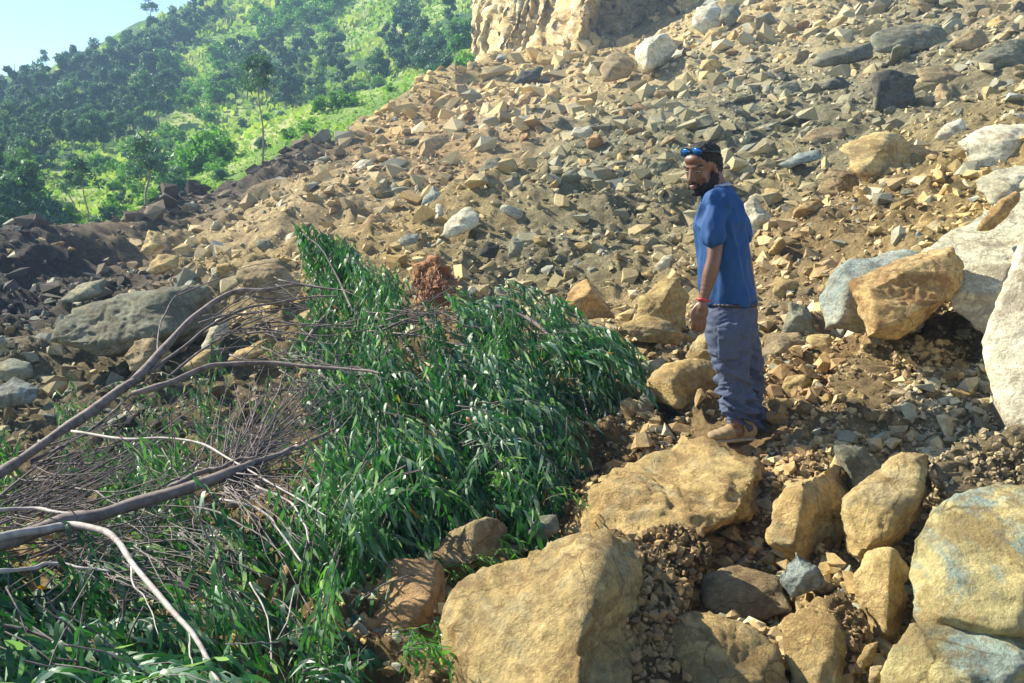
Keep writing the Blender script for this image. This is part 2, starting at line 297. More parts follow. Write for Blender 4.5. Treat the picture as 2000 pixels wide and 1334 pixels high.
hu, hv_, hd_ = project(V); hu = hu + 14 * vnoise(V / 6, 8); hv_ = hv_ + 10 * vnoise(V / 6, 9); wood = np.zeros(len(V))
for pl_ in ([(-800,560),(-800,100),(120,110),(330,20),(430,-10),(420,60),(340,140),(335,225),(300,270),(110,318),(80,370),(30,520)], [(440,205),(465,110),(560,90),(720,105),(860,40),(1000,-60),(930,120),(850,140),(700,180),(600,208)]): wood = np.maximum(wood, polyin(hu, hv_, pl_) * 1.0)
wood = np.clip(wood * .9, 0, 1)
put('hillside', mesh_tris('hillside', V, grid_tris(220, 190), True, None, wood), m, kind='structure')

# ------------------------------------------------------------------ the cliff above the debris
def cliff():
    plan = [(850,90),(905,82),(960,75),(1010,70),(1060,67),(1150,61),(1166,63.5),(1172,70),(1240,71),(1330,69),(1352,61),(1460,62),(1600,64)]
    pl = np.array([P(u, 60, d) for u, d in plan]); seg = np.concatenate([[0], np.cumsum(np.linalg.norm(np.diff(pl[:, :2], axis=0), axis=1))]); nu, nv = 260, 120
    s = np.linspace(0, seg[-1], nu); x = np.interp(s, seg, pl[:, 0]); y = np.interp(s, seg, pl[:, 1]); t = np.linspace(0, 1, nv)
    S, Tt = np.meshgrid(s, t, indexing='ij'); X = np.repeat(x[:, None], nv, 1); Y = np.repeat(y[:, None], nv, 1)
    z0 = 7.5; htop = np.interp(s, [0, seg[1], seg[2], seg[5], seg[-1]], [12, 13, 26, 30, 30])[:, None]; Z = z0 + Tt * (htop - z0)
    Y = Y + (Z - 9) * .28; X = X
    p = np.stack([X * .35, Y * .35, Z * .22], -1); b1 = fbm(p, 3, 90); blk = np.floor((b1 + .25 * vnoise(p * 2.5, 91)) * 3.5) / 3.5 * .9; fine = fbm(p * 5, 5, 92)
    gl = 1 - 2 * np.abs(vnoise(np.stack([X * .9, Y * .9, Z * .18], -1), 95)); Y = Y - 1.5 * blk - .45 * (1 - np.abs(fine)) - .7 * gl; X = X + .7 * blk + .35 * fine
    return mesh_tris('cliff', np.stack([X, Y, Z], -1).reshape(-1, 3), grid_tris(nu, nv))
M_CLIFF = rock_mat('cliff_rock', (.66,.50,.24), (.52,.36,.14), (.70,.64,.48), .8, .45)
put('cliff', cliff(), M_CLIFF, kind='structure')

# ------------------------------------------------------------------ labels that place a thing by its landmarks
LM_ROCK = [(1375,320,"the man's head"),(1420,480,"the man's back"),(1430,700,"the man's legs"),(1282,100,'the cube-like boulder'),(1745,180,'the dark square block'),(845,390,'the fang-shaped rock'),(895,435,'the long pale rock'),(850,550,'the root ball'),
 (1735,310,'the large ochre boulder'),(1770,580,'the blocky orange boulder'),(240,620,'the big olive slab'),(1960,650,'the giant white boulder'),(1730,990,'the pointed slab'),(1580,1010,'the tilted shaded block'),(1560,1125,'the blue-grey angular rock'),
 (850,280,'the big shadowed block'),(640,470,'the upright leafy tip'),(295,475,'the upright ochre rock'),(1890,80,'the tan boulder near the top corner'),(1140,258,'the pale cream block'),(1640,105,'the dark grey-green boulder'),(1480,430,"the pale rock behind the man's shoulder"),
 (955,330,'the dark rounded rock'),(725,435,'the pinkish flat-faced rock'),(30,720,'the smooth grey boulders at the left edge'),(1150,585,'the orange peaked boulder'),(1600,265,'the flat grey-ochre slab'),(480,360,'the forest rim'),(1020,190,'the brown leaning slab'),(1400,35,'the tall boulder by the cliff recess'),(1290,600,'the upright yellow boulder')]
LM_TREE = [(512,200,'the tall slender tree'),(172,380,'the slim pale-stemmed tree'),(292,30,'the lone ridge tree'),(60,390,'the broad left tree'),(880,100,'the cliff edge'),(380,170,'the sunlit clearing'),(680,180,'the lone dark bush'),(580,40,'the high clearing'),(148,110,'the rounded skyline tree'),(430,290,'the large bright bush'),(285,370,'the spindly tree'),(225,460,'the dark ground')]
USED = set()
def place_label(u, v, s, what, lms, smax):
    c = sorted(lms, key=lambda l: (l[0] - u) ** 2 + (l[1] - v) ** 2)
    for near in c[:8]:
        du, dv = u - near[0], v - near[1]; r = math.hypot(du, dv); a = math.degrees(math.atan2(-dv, du)) % 360; di = ['right of', 'up-right of', 'above', 'up-left of', 'left of', 'down-left of', 'below', 'down-right of'][int((a + 22.5) // 45) % 8]
        q = 'just' if r < 70 else 'a bit' if r < 150 else 'well' if r < 260 else 'far'
        for sz in ('', 'small ' if s < smax * .6 else 'large ' if s > smax * .85 else 'middling '):
            t = f"{sz}{what}, {q} {di} {near[2]}"
            if t not in USED: USED.add(t); return t
    return t
# ------------------------------------------------------------------ rocks
def hull_planes(pts):
    bm = bmesh.new(); vs = [bm.verts.new(p) for p in pts]; bmesh.ops.convex_hull(bm, input=vs); 
    for v in [v for v in bm.verts if not v.link_faces]: bm.verts.remove(v)
    bm.normal_update(); hv = np.array([v.co[:] for v in bm.verts]); 
    tri = [( (bm_f.calc_area()), bm_f.normal.copy(), bm_f.verts[0].co.copy(), bm_f.calc_center_median()) for bm_f in bm.faces]; bm.free()
    A = np.array([t[0] for t in tri]); ctr = sum(np.array(t[3]) * t[0] for t in tri) / A.sum(); Nn = np.array([t[1][:] for t in tri]); D = np.array([(Vector(t[2]) - Vector(ctr)).dot(t[1]) for t in tri])
    s = np.sign(D); s[s == 0] = 1; return ctr, Nn * s[:, None], np.maximum(np.abs(D), 1e-3), hv
def rock_shape(pts, sub, seed, rough=1.0, sharp=180, flakes=1, chips=5):
    pts = np.asarray(pts, float); mn, mx = pts.min(0), pts.max(0); sc = (mx - mn) / 2 + 1e-6; c0 = (mn + mx) / 2; q = (pts - c0) / sc
    ctr, Nn, D, hv = hull_planes(q)
    if chips:
        rc = np.random.default_rng(seed + 991); cn_ = rc.normal(size=(chips, 3)); cn_ /= np.linalg.norm(cn_, axis=1, keepdims=True); sup = ((hv - ctr) @ cn_.T).max(0); Nn = np.vstack([Nn, cn_]); D = np.concatenate([D, sup * rc.uniform(.90, .98, chips)])
    dirs, tris = ico(sub); dt = np.maximum(dirs @ Nn.T, 1e-6) / D[None]
    mxv = dt.max(1, keepdims=True); r = 1 / (mxv[:, 0] * ((dt / mxv) ** sharp).sum(1) ** (1 / sharp)); V = (dirs * r[:, None] + ctr) * sc + c0
    size = float(np.prod(sc) ** (1 / 3)) * 2; e1, e2 = V[tris[:, 1]] - V[tris[:, 0]], V[tris[:, 2]] - V[tris[:, 0]]; fn = np.cross(e1, e2); vn = np.zeros_like(V)
    for k in range(3): np.add.at(vn, tris[:, k], fn)
    vn /= np.linalg.norm(vn, axis=1, keepdims=True) + 1e-12
    off = seed * 13.7; q = V / size; d = .008 * fbm(q * 1.8 + off, 2, seed) - .004 + .006 * (1 - 2 * np.abs(vnoise(q * 5 + off, seed + 7))) + .006 * (1 - 2 * np.abs(vnoise(q * 13 + off, seed + 9)))
    # flakes broken off along a few bedding planes
    for j in range(4 * flakes):
        rr = np.random.default_rng(seed * 7 + j); nn = rr.normal(size=3); nn /= np.linalg.norm(nn); t_ = q @ nn; lim = np.quantile(t_, rr.uniform(.93, .985)); V = V - np.maximum(0, t_ - lim)[:, None] * nn * size * .85
    q = V / size
    if sub >= 5: d = d + .004 * (1 - 2 * np.abs(vnoise(q * 27 + off, seed + 11))) + .0015 * vnoise(q * 66 + off, seed + 12)
    step = fbm(q * np.array([2., 2., 5.]) + off, 2, seed + 3) * 3; fr = step - np.floor(step); d = d + .015 * (np.floor(step) + ss(fr, .8, 1.0))
    return V + vn * (d * size * rough)[:, None], tris
def hero(name, label, outline, mat, ridge=(), lean=.5, d=None, back=.8, rough=1.0, sub=5, cat='boulder', group=None, dz=.97, sharp=180, seed=None):
    ex = np.array([p[2] if len(p) > 2 else 0 for p in outline]); ol = np.array([p[:2] for p in outline], float); um, vm = ol.mean(0); vb = ol[:, 1].max(); area = .5 * abs(sum(ol[i, 0] * ol[(i + 1) % len(ol), 1] - ol[(i + 1) % len(ol), 0] * ol[i, 1] for i in range(len(ol))))
    if d is None:
        bu = ol[ol[:, 1] > vb - .25 * (vb - ol[:, 1].min())][:, 0].mean(); d = float(gcast(np.array([bu]), np.array([min(vb, 1400)]))[0])
        if not np.isfinite(d): d = float(gcast(np.array([bu]), np.array([vb + 40]))[0])
        d *= dz
    if area < 3600 and sub == 5: sub = 4
    size = math.sqrt(area) * d / KF; dep = d + lean * (vb - ol[:, 1]) * d / KF + ex * size
    ol = (ol - ol.mean(0)) * 1.055 + ol.mean(0); pts = [P(u, v, q) for (u, v), q in zip(ol, dep)]
    for u, v, f in ridge: pts.append(P(u, v, d + lean * (vb - v) * d / KF - 1.6 * f * size))
    if not ridge: pts += [P(um + k, vm + j, d + lean * (vb - vm) * d / KF - .28 * size) for k, j in ((-.1 * size * KF / d, 0), (.12 * size * KF / d, .1 * size * KF / d))]
    for (u, v), q in zip(ol, dep):
        k = q + back * size; sfac = q / k
        pts.append(P(um + (u - um) * .72 * sfac + (um - um) , vm + (v - vm) * .6 * sfac + (vb - vm) * .25 * sfac, k))
    sd = seed if seed is not None else int(abs(um * 7 + vm * 3)) % 997
    Vv, Tt = rock_shape(pts, sub, sd, rough, sharp, 0); c = Vv.mean(0); return put(name, mesh_tris(name, Vv - c, Tt), MR[mat], loc=c, label=label, cat=cat, group=group)

HEROES = [
 # big near boulders
 dict(name='boulder', label='long ochre boulder with a sunlit sloping top, directly below the man\'s feet', outline=[(1095,1030),(1180,940),(1270,885),(1380,852),(1468,880),(1500,915,.1),(1495,985,.4),(1440,1012,.3),(1370,1050,.1),(1290,1120),(1190,1120),(1110,1070)], mat='ochre', ridge=[(1440,1005,.25),(1230,1090,.3),(1120,1050,.1),(1330,1020,.3),(1482,935,.2)], lean=1.15, d=4.25, sub=6, back=.5, rough=1.35),
 dict(name='boulder', label='massive ochre boulder with grooved face at the bottom edge below the long boulder', outline=[(862,1260),(900,1160),(960,1100),(1040,1078),(1120,1075),(1185,1055),(1240,1110,.3),(1290,1190,.6),(1320,1280,.8),(1330,1420,.8),(1100,1440),(870,1420)], mat='yellow', ridge=[(1165,1110,.25),(1140,1250,.42),(1135,1400,.45),(930,1330,.22),(1000,1150,.2)], lean=.7, d=3.0, sub=6, back=.6, rough=1.45),
 dict(name='boulder', label='brownish pink boulder between the leaf heap and the massive grooved boulder', outline=[(680,1270),(715,1165),(770,1103),(850,1098,.2),(876,1130,.5),(862,1200,.6),(850,1260,.5),(745,1300),(675,1300)], mat='pink', ridge=[(745,1190,.15),(840,1180,.25)], lean=.7, d=3.45, back=.6),
 dict(name='boulder', label='smooth two-faced grey boulder half hidden in leaves above the brownish pink one', outline=[(845,1088),(880,1042),(950,1010),(985,1030,.5),(978,1080,.6),(905,1112),(852,1108)], mat='tan', ridge=[(928,1022,.2),(922,1104,.3)], lean=.5, d=4.15),
 dict(name='boulder', label='tilted block with thin lit left edge and broad shaded face, right of the long boulder', outline=[(1495,1048),(1540,962),(1565,938),(1640,906,.7),(1666,955,.85),(1650,1020,.85),(1642,1085,.75),(1590,1105,.35),(1548,1072)], mat='ochre', ridge=[(1569,940,.28),(1550,1066,.3),(1560,1000,.32)], lean=.35, d=3.95, sub=6),
 dict(name='boulder', label='pointed ochre slab standing on edge with its sharp corner up and right', outline=[(1640,1005),(1650,972),(1700,938),(1760,893),(1812,884,.15),(1818,960,.4),(1795,1000,.35),(1735,1045),(1682,1102),(1650,1082),(1640,1045)], mat='yellow', ridge=[(1796,900,.22),(1794,962,.25),(1683,1095,.22),(1652,985,.15),(1720,1000,.25)], lean=.45, d=3.72, sub=6, sharp=260),
 dict(name='boulder', label='small dark wedge with a bright edge behind the pointed slab', outline=[(1628,870),(1690,876),(1727,915),(1715,945),(1668,962),(1640,905)], mat='grey', ridge=[(1668,950,.3),(1645,890,.25)], d=4.3, cat='rock'),
 dict(name='boulder', label='upright yellow boulder below the pointed slab', outline=[(1668,1130),(1698,1077),(1735,1073),(1766,1110,.4),(1766,1180,.5),(1746,1242,.5),(1716,1252),(1690,1200)], mat='yellow', ridge=[(1742,1125,.28),(1734,1235,.3),(1700,1100,.15)], lean=.4, d=3.32),
 dict(name='rock', label='pale blue-grey angular rock below the tilted shaded block', outline=[(1518,1132),(1555,1078),(1598,1108),(1612,1142),(1580,1160),(1545,1168)], mat='bluegrey', ridge=[(1575,1115,.25)], d=3.6, cat='rock'),
 dict(name='boulder', label='huge yellow boulder with grey-blue film, at the right edge of the lower corner', outline=[(1775,1120),(1785,1050),(1820,1000),(1880,968),(1960,955),(2070,960),(2130,1100),(2100,1240),(1960,1262),(1850,1255),(1795,1205)], mat='mossy', ridge=[(1850,1060,.14),(1980,1230,.22),(2050,1000,.14),(1830,1200,.15)], lean=.75, d=2.85, sub=6, back=.7, rough=.55),
 dict(name='boulder', label='yellow boulder under the huge filmed boulder, cut off by the bottom right corner', outline=[(1742,1300),(1785,1225),(1860,1258),(1960,1262),(2100,1240),(2140,1420),(1900,1440),(1745,1420)], mat='mossy', ridge=[(1820,1290,.15),(2000,1300,.2),(1900,1420,.3)], lean=.4, d=2.68, sub=6),
 dict(name='boulder', label='giant white sunlit boulder filling the right edge', outline=[(1930,655),(2002,475),(2160,400),(2330,400),(2330,960),(2010,862),(1958,775)], mat='white', ridge=[(1990,640,.06),(2170,560,.10),(2060,800,.08)], lean=.4, d=4.0, sub=6, rough=.5),
 dict(name='boulder', label='long pale green-grey slab running up to the right edge above the orange boulder', outline=[(1790,500),(1850,455),(1920,420),(2000,385),(2150,345),(2200,560),(2050,690),(1935,660),(1860,610)], mat='pale', ridge=[(1900,500,.12),(2000,480,.18),(1930,590,.15)], lean=1.1, d=5.2, sub=6, rough=.8),
 dict(name='boulder', label='pale blue-grey boulder tucked behind the orange boulder', outline=[(1598,575),(1655,512),(1720,492),(1790,492),(1800,560),(1740,640),(1680,650),(1612,642)], mat='bluegrey', ridge=[(1650,560,.2),(1625,630,.2)], lean=.6, d=5.75),
 dict(name='boulder', label='blocky orange boulder leaning on the pale blue-grey one, dark right end', outline=[(1662,548),(1720,520),(1790,500),(1856,488),(1876,540),(1852,592),(1790,642),(1740,668),(1690,662),(1672,600)], mat='orange', ridge=[(1700,560,.22),(1852,495,.2),(1846,585,.24),(1710,650,.25)], lean=.45, d=5.35, sub=6),
 dict(name='boulder', label='large ochre boulder, left side lit and right half shaded, right of the man\'s head', outline=[(1643,290),(1680,265),(1740,262),(1800,283,.5),(1830,302,.9),(1828,348,.9),(1760,355,.5),(1700,352),(1662,325)], mat='yellow', ridge=[(1728,285,.22),(1680,340,.25),(1740,268,.05)], lean=.5),
 dict(name='boulder', label='pale yellow boulder at the right edge above the long pale slab', outline=[(1905,355),(1945,332),(2000,322),(2070,335),(2080,400),(1970,408),(1925,395)], mat='pale', lean=.8),
 dict(name='boulder', label='broad pale greenish boulder near the right edge with a small orange rock on its top', outline=[(1872,275),(1925,250),(2000,246),(2070,250),(2070,320),(1960,332),(1895,322)], mat='pale', lean=.9),
 dict(name='boulder', label='rounded brown-ochre boulder just left of the man\'s knees', outline=[(1268,748),(1300,712),(1340,700),(1390,712,.3),(1408,760,.7),(1402,806,.6),(1345,818),(1290,792)], mat='ochre', ridge=[(1310,750,.3),(1330,800,.3)], lean=.3, d=6.0, rough=1.3),
 dict(name='boulder', label='upright yellow boulder left of the man\'s hand', outline=[(1240,615),(1255,578),(1290,547),(1325,540),(1342,570,.5),(1338,640,.5),(1290,662),(1250,645)], mat='yellow', ridge=[(1300,580,.25)], lean=.3, d=7.75),
 dict(name='boulder', label='flat-topped yellow boulder at the foot of the upright one left of the man', outline=[(1218,632),(1260,616),(1312,630),(1342,650),(1322,676),(1250,668)], mat='ochre', ridge=[(1300,645,.3)], d=7.3),
 dict(name='boulder', label='orange peaked boulder above the right end of the leaf heap', outline=[(1096,602),(1120,562),(1148,545),(1178,578,.4),(1198,618,.6),(1120,622)], mat='orange', ridge=[(1155,570,.25)], d=8.6),
 dict(name='boulder', label='pale yellow boulder showing behind the man\'s thigh', outline=[(1338,695),(1360,655),(1390,640),(1420,660),(1415,730),(1350,715)], mat='yellow', d=6.5),
 dict(name='boulder', label='dark upright rock to the right of the man\'s hip', outline=[(1528,655),(1543,592),(1578,600),(1594,660),(1560,678)], mat='grey', ridge=[(1550,620,.25)], d=7.3),
 dict(name='boulder', label='wide shaded slab right of the man\'s thighs', outline=[(1476,695),(1505,648),(1560,650),(1592,690),(1545,722),(1500,715)], mat='tan', d=6.9),
 dict(name='boulder', label='pale angular rock behind the man\'s shoulder', outline=[(1440,430),(1468,385),(1502,418),(1492,460),(1465,485),(1440,470)], mat='pale', ridge=[(1480,425,.2)]),
 dict(name='boulder', label='flat pale rock just above the man\'s head', outline=[(1328,285),(1358,256),(1395,248),(1402,262),(1368,282),(1335,294)], mat='pale', lean=1.2),
 dict(name='boulder', label='cube-like boulder with lit left face and dark right face below the cliff', outline=[(1238,97),(1258,76),(1300,64,.4),(1326,90,.9),(1302,124,.9),(1264,140,.1),(1243,116)], mat='pale', ridge=[(1267,92,.3),(1264,136,.3)], lean=.2, sharp=260),
 dict(name='boulder', label='rounded tan boulder beside the cube-like one below the cliff', outline=[(1174,132),(1186,106),(1225,100),(1242,126),(1228,152),(1180,158)], mat='tan'),
 dict(name='boulder', label='tall grey-faced boulder right of the cliff recess', outline=[(1350,52),(1362,15),(1395,2),(1412,20),(1405,55),(1370,66)], mat='pale'),
 dict(name='boulder', label='dark grey boulder behind the tall one right of the cliff recess', outline=[(1405,40),(1412,10),(1440,4),(1448,40),(1425,52)], mat='grey'),
 dict(name='boulder', label='small ochre boulder leaning below the tall one right of the cliff', outline=[(1372,80),(1385,55),(1415,48),(1420,62),(1395,84)], mat='ochre'),
 dict(name='boulder', label='dark grey-green boulder high on the slope with a lit left end', outline=[(1583,130),(1598,106),(1645,95),(1702,82),(1706,110),(1650,126)], mat='grey'),
 dict(name='boulder', label='long grey-brown slab high on the slope near the top edge', outline=[(1703,70),(1760,48),(1840,55),(1852,90),(1780,100),(1710,102)], mat='grey', lean=.8),
 dict(name='boulder', label='tan boulder with a shaded right side near the top right corner', outline=[(1855,88),(1880,66),(1918,54),(1932,84),(1895,102)], mat='tan'),
 dict(name='boulder', label='dark square block on the grey part of the upper slope', outline=[(1705,148),(1745,140),(1786,150),(1786,208),(1745,218),(1710,214)], mat='dark', ridge=[(1720,160,.15)], lean=.2),
 dict(name='boulder', label='flat tan boulder right of the dark square block', outline=[(1788,132),(1850,125),(1886,150),(1850,166),(1800,160)], mat='tan', lean=1.),
 dict(name='boulder', label='grey boulder in a hollow near the top right edge', outline=[(1900,110),(1950,85),(2010,80),(2030,125),(1960,140),(1910,135)], mat='grey', lean=.6),
 dict(name='boulder', label='long pale rock pointing down-left in the middle of the slope', outline=[(855,462),(878,428),(915,404),(936,418),(930,442),(885,464)], mat='pale', lean=.8),
 dict(name='boulder', label='fang-shaped grey rock above the long pale rock in the middle', outline=[(820,398),(845,364),(872,386),(862,412),(840,422)], mat='bluegrey', ridge=[(850,380,.2)]),
 dict(name='rock', label='thin upright splinter between the fang-shaped and long pale rocks', outline=[(850,440),(852,395),(862,400),(868,425),(858,446)], mat='pale', cat='rock'),
 dict(name='rock', label='pinkish flat-faced rock left of the middle of the slope', outline=[(700,447),(724,418),(746,424),(742,450),(716,456)], mat='pink', cat='rock'),
 dict(name='rock', label='dark rounded rock beside a pale one, centre of the upper slope', outline=[(932,346),(948,314),(976,308),(980,330),(948,350)], mat='grey', cat='rock'),
 dict(name='rock', label='pale peach rock touching the dark rounded rock', outline=[(900,358),(910,332),(930,330),(926,360),(908,366)], mat='pink', cat='rock'),
 dict(name='boulder', label='big dark-shadowed block on the upper left of the slope', outline=[(814,292),(826,266),(862,262),(892,290),(862,300)], mat='tan', ridge=[(825,275,.2)]),
 dict(name='rock', label='small blue-grey rounded rock left of the long pale rock', outline=[(777,470),(798,455),(818,458),(812,476),(786,480)], mat='bluegrey', cat='rock'),
 dict(name='boulder', label='big olive slab behind the bare branches, dark at its right end', outline=[(108,662),(148,606),(240,580),(320,570),(398,566,.7),(412,630,.9),(340,672,.3),(210,694)], mat='grey', ridge=[(312,578,.12),(335,655,.16),(160,670,.1)], lean=.6, sub=6),
 dict(name='boulder', label='upright ochre rock at the edge of the dark ground on the left', outline=[(272,492),(290,450),(310,455),(320,480),(294,498)], mat='ochre'),
 dict(name='boulder', label='low grey slab above the big olive slab on the left', outline=[(118,588),(150,556),(206,544),(204,570),(142,592)], mat='grey', lean=.8),
 dict(name='boulder', label='rounded grey-brown boulder where the branches fork', outline=[(244,695),(262,666),(300,660),(334,690),(312,724),(256,726)], mat='tan', lean=.4),
 dict(name='boulder', label='smooth grey boulder at the left edge, upper of two', outline=[(-20,718),(20,700),(60,710),(66,734),(30,745),(-20,742)], mat='grey'),
 dict(name='boulder', label='smooth grey boulder at the left edge, lower of two', outline=[(-20,764),(28,736),(76,760),(62,788),(-20,796)], mat='bluegrey'),
 dict(name='boulder', label='pale slab seen between the two forked branches', outline=[(394,672),(420,624),(446,610),(444,652),(402,692)], mat='pale'),
 dict(name='boulder', label='flat orange slab above the nearly level branch', outline=[(438,704),(470,680),(524,660),(534,676),(484,706)], mat='orange', lean=.9),
 dict(name='boulder', label='yellow-orange slab left of the flat orange slab', outline=[(348,718),(380,690),(416,680),(404,712),(370,724)], mat='yellow', lean=.9),
 dict(name='boulder', label='cluster-topping ochre block under the upright rock on the left', outline=[(284,530),(308,496),(350,500),(348,522),(304,537)], mat='ochre'),
 dict(name='boulder', label='grey faceted boulder behind the branch tips', outline=[(465,545),(480,512),(540,505),(588,560),(560,600),(500,590)], mat='tan', lean=.5),
 dict(name='boulder', label='sandy slab in shade below the long boulder, right of the soil bank', outline=[(1372,1125),(1440,1102),(1515,1128),(1545,1190),(1450,1215),(1380,1190)], mat='tan', lean=1.2, d=3.75),
 dict(name='boulder', label='wide brown rock shaded at the bottom edge, right of the massive grooved boulder', outline=[(1290,1215),(1370,1195),(1440,1215),(1520,1262),(1560,1420),(1300,1430)], mat='ochre', ridge=[(1400,1250,.12),(1420,1400,.25)], lean=.9, d=2.95, sub=5, back=.5),
 dict(name='boulder', label='yellow boulder at the bottom edge left of the upright yellow boulder', outline=[(1530,1215),(1600,1172),(1648,1205),(1668,1300),(1650,1420),(1560,1420)], mat='ochre', ridge=[(1630,1230,.2)], lean=.7, d=3.05),
 dict(name='rock', label='small yellow stone below the upright yellow boulder', outline=[(1672,1292),(1690,1260),(1716,1252),(1704,1292),(1684,1308)], mat='yellow', d=3.05, cat='rock'),
 dict(name='rock', label='small yellow stone at the very bottom between the yellow boulders', outline=[(1695,1330),(1700,1302),(1725,1298),(1728,1330),(1710,1345)], mat='yellow', d=2.98, cat='rock'),
 dict(name='boulder', label='flat grey-ochre slab upslope right of the man\'s head', outline=[(1558,277),(1588,252),(1650,250),(1644,272),(1592,284)], mat='tan', lean=1.2),
 dict(name='rock', label='whitish flat stone below the flat slab right of the man\'s head', outline=[(1518,322),(1560,300),(1602,294),(1602,310),(1542,327)], mat='bluegrey', lean=1., cat='rock'),
 dict(name='boulder', label='greenish rounded boulder below the left tip of the large ochre boulder', outline=[(1592,374),(1618,326),(1662,332),(1688,370),(1642,388)], mat='tan', lean=.8),
 dict(name='boulder', label='white rock right above the large ochre boulder', outline=[(1822,270),(1848,242),(1880,232),(1888,260),(1852,284)], mat='white'),
 dict(name='rock', label='flat bluish rock near the right edge above the white rock', outline=[(1878,230),(1932,224),(1944,238),(1892,247)], mat='bluegrey', lean=1.2, cat='rock'),
 dict(name='rock', label='pale rock with a dark right face at the right edge', outline=[(1942,248),(1962,222),(2000,222),(2014,250),(1980,256)], mat='pale', cat='rock'),
 dict(name='rock', label='small light blue rock at the upper end of the pale blue-grey boulder', outline=[(1772,492),(1790,452),(1816,460),(1804,492)], mat='bluegrey', cat='rock'),
 dict(name='rock', label='ochre triangular rock above the small light blue rock', outline=[(1776,456),(1808,412),(1862,430),(1836,464)], mat='ochre', cat='rock'),
 dict(name='rock', label='orange stone in the gap right of the large ochre boulder', outline=[(1854,326),(1874,296),(1900,304),(1884,332)], mat='orange', cat='rock'),
 dict(name='rock', label='long orange rock lying on the long pale slab', outline=[(1904,452),(1936,404),(1984,374),(1994,390),(1932,448)], mat='orange', d=5.6, cat='rock'),
 dict(name='rock', label='pale stone in soil left of the man\'s elbow', outline=[(1278,520),(1296,500),(1316,498),(1306,520),(1290,530)], mat='pale', cat='rock'),
 dict(name='rock', label='dark grey shard behind the top of the leaf heap', outline=[(935,500),(950,470),(975,480),(968,505)], mat='dark', cat='rock'),
 dict(name='rock', label='dark grey shard right of the other shard behind the leaf heap', outline=[(990,505),(1000,462),(1024,470),(1018,500)], mat='grey', cat='rock'),
 dict(name='rock', label='square ochre rock left of the cube-like boulder, further down', outline=[(1066,190),(1075,172),(1095,170),(1092,194)], mat='ochre', cat='rock'),
 dict(name='rock', label='brown leaning slab in the scree under the cliff', outline=[(1003,210),(1025,182),(1045,178),(1030,205)], mat='pink', cat='rock'),
 dict(name='rock', label='pale cream block in the middle of the upper slope', outline=[(1116,265),(1122,248),(1158,246),(1158,266),(1135,270)], mat='pale', cat='rock'),
 dict(name='rock', label='dark cleft rock high in the scree below the left of the cliff', outline=[(1000,165),(1020,140),(1060,130),(1052,155)], mat='dark', cat='rock'),
 dict(name='rock', label='small pale pyramid on the dark ground at left', outline=[(210,470),(218,455),(226,470)], mat='pale', cat='rock'),
 dict(name='rock', label='dark upright stone left of the man\'s knees in leaf shade', outline=[(1240,790),(1262,756),(1282,770),(1276,802),(1250,806)], mat='grey', d=5.9, cat='rock'),
 dict(name='rock', label='grey-blue stone beside the left end of the long boulder', outline=[(1030,1040),(1050,1006),(1085,1004),(1092,1036),(1060,1056)], mat='grey', d=4.35, cat='rock'),
]
for i, h in enumerate(HEROES): hero(**h)

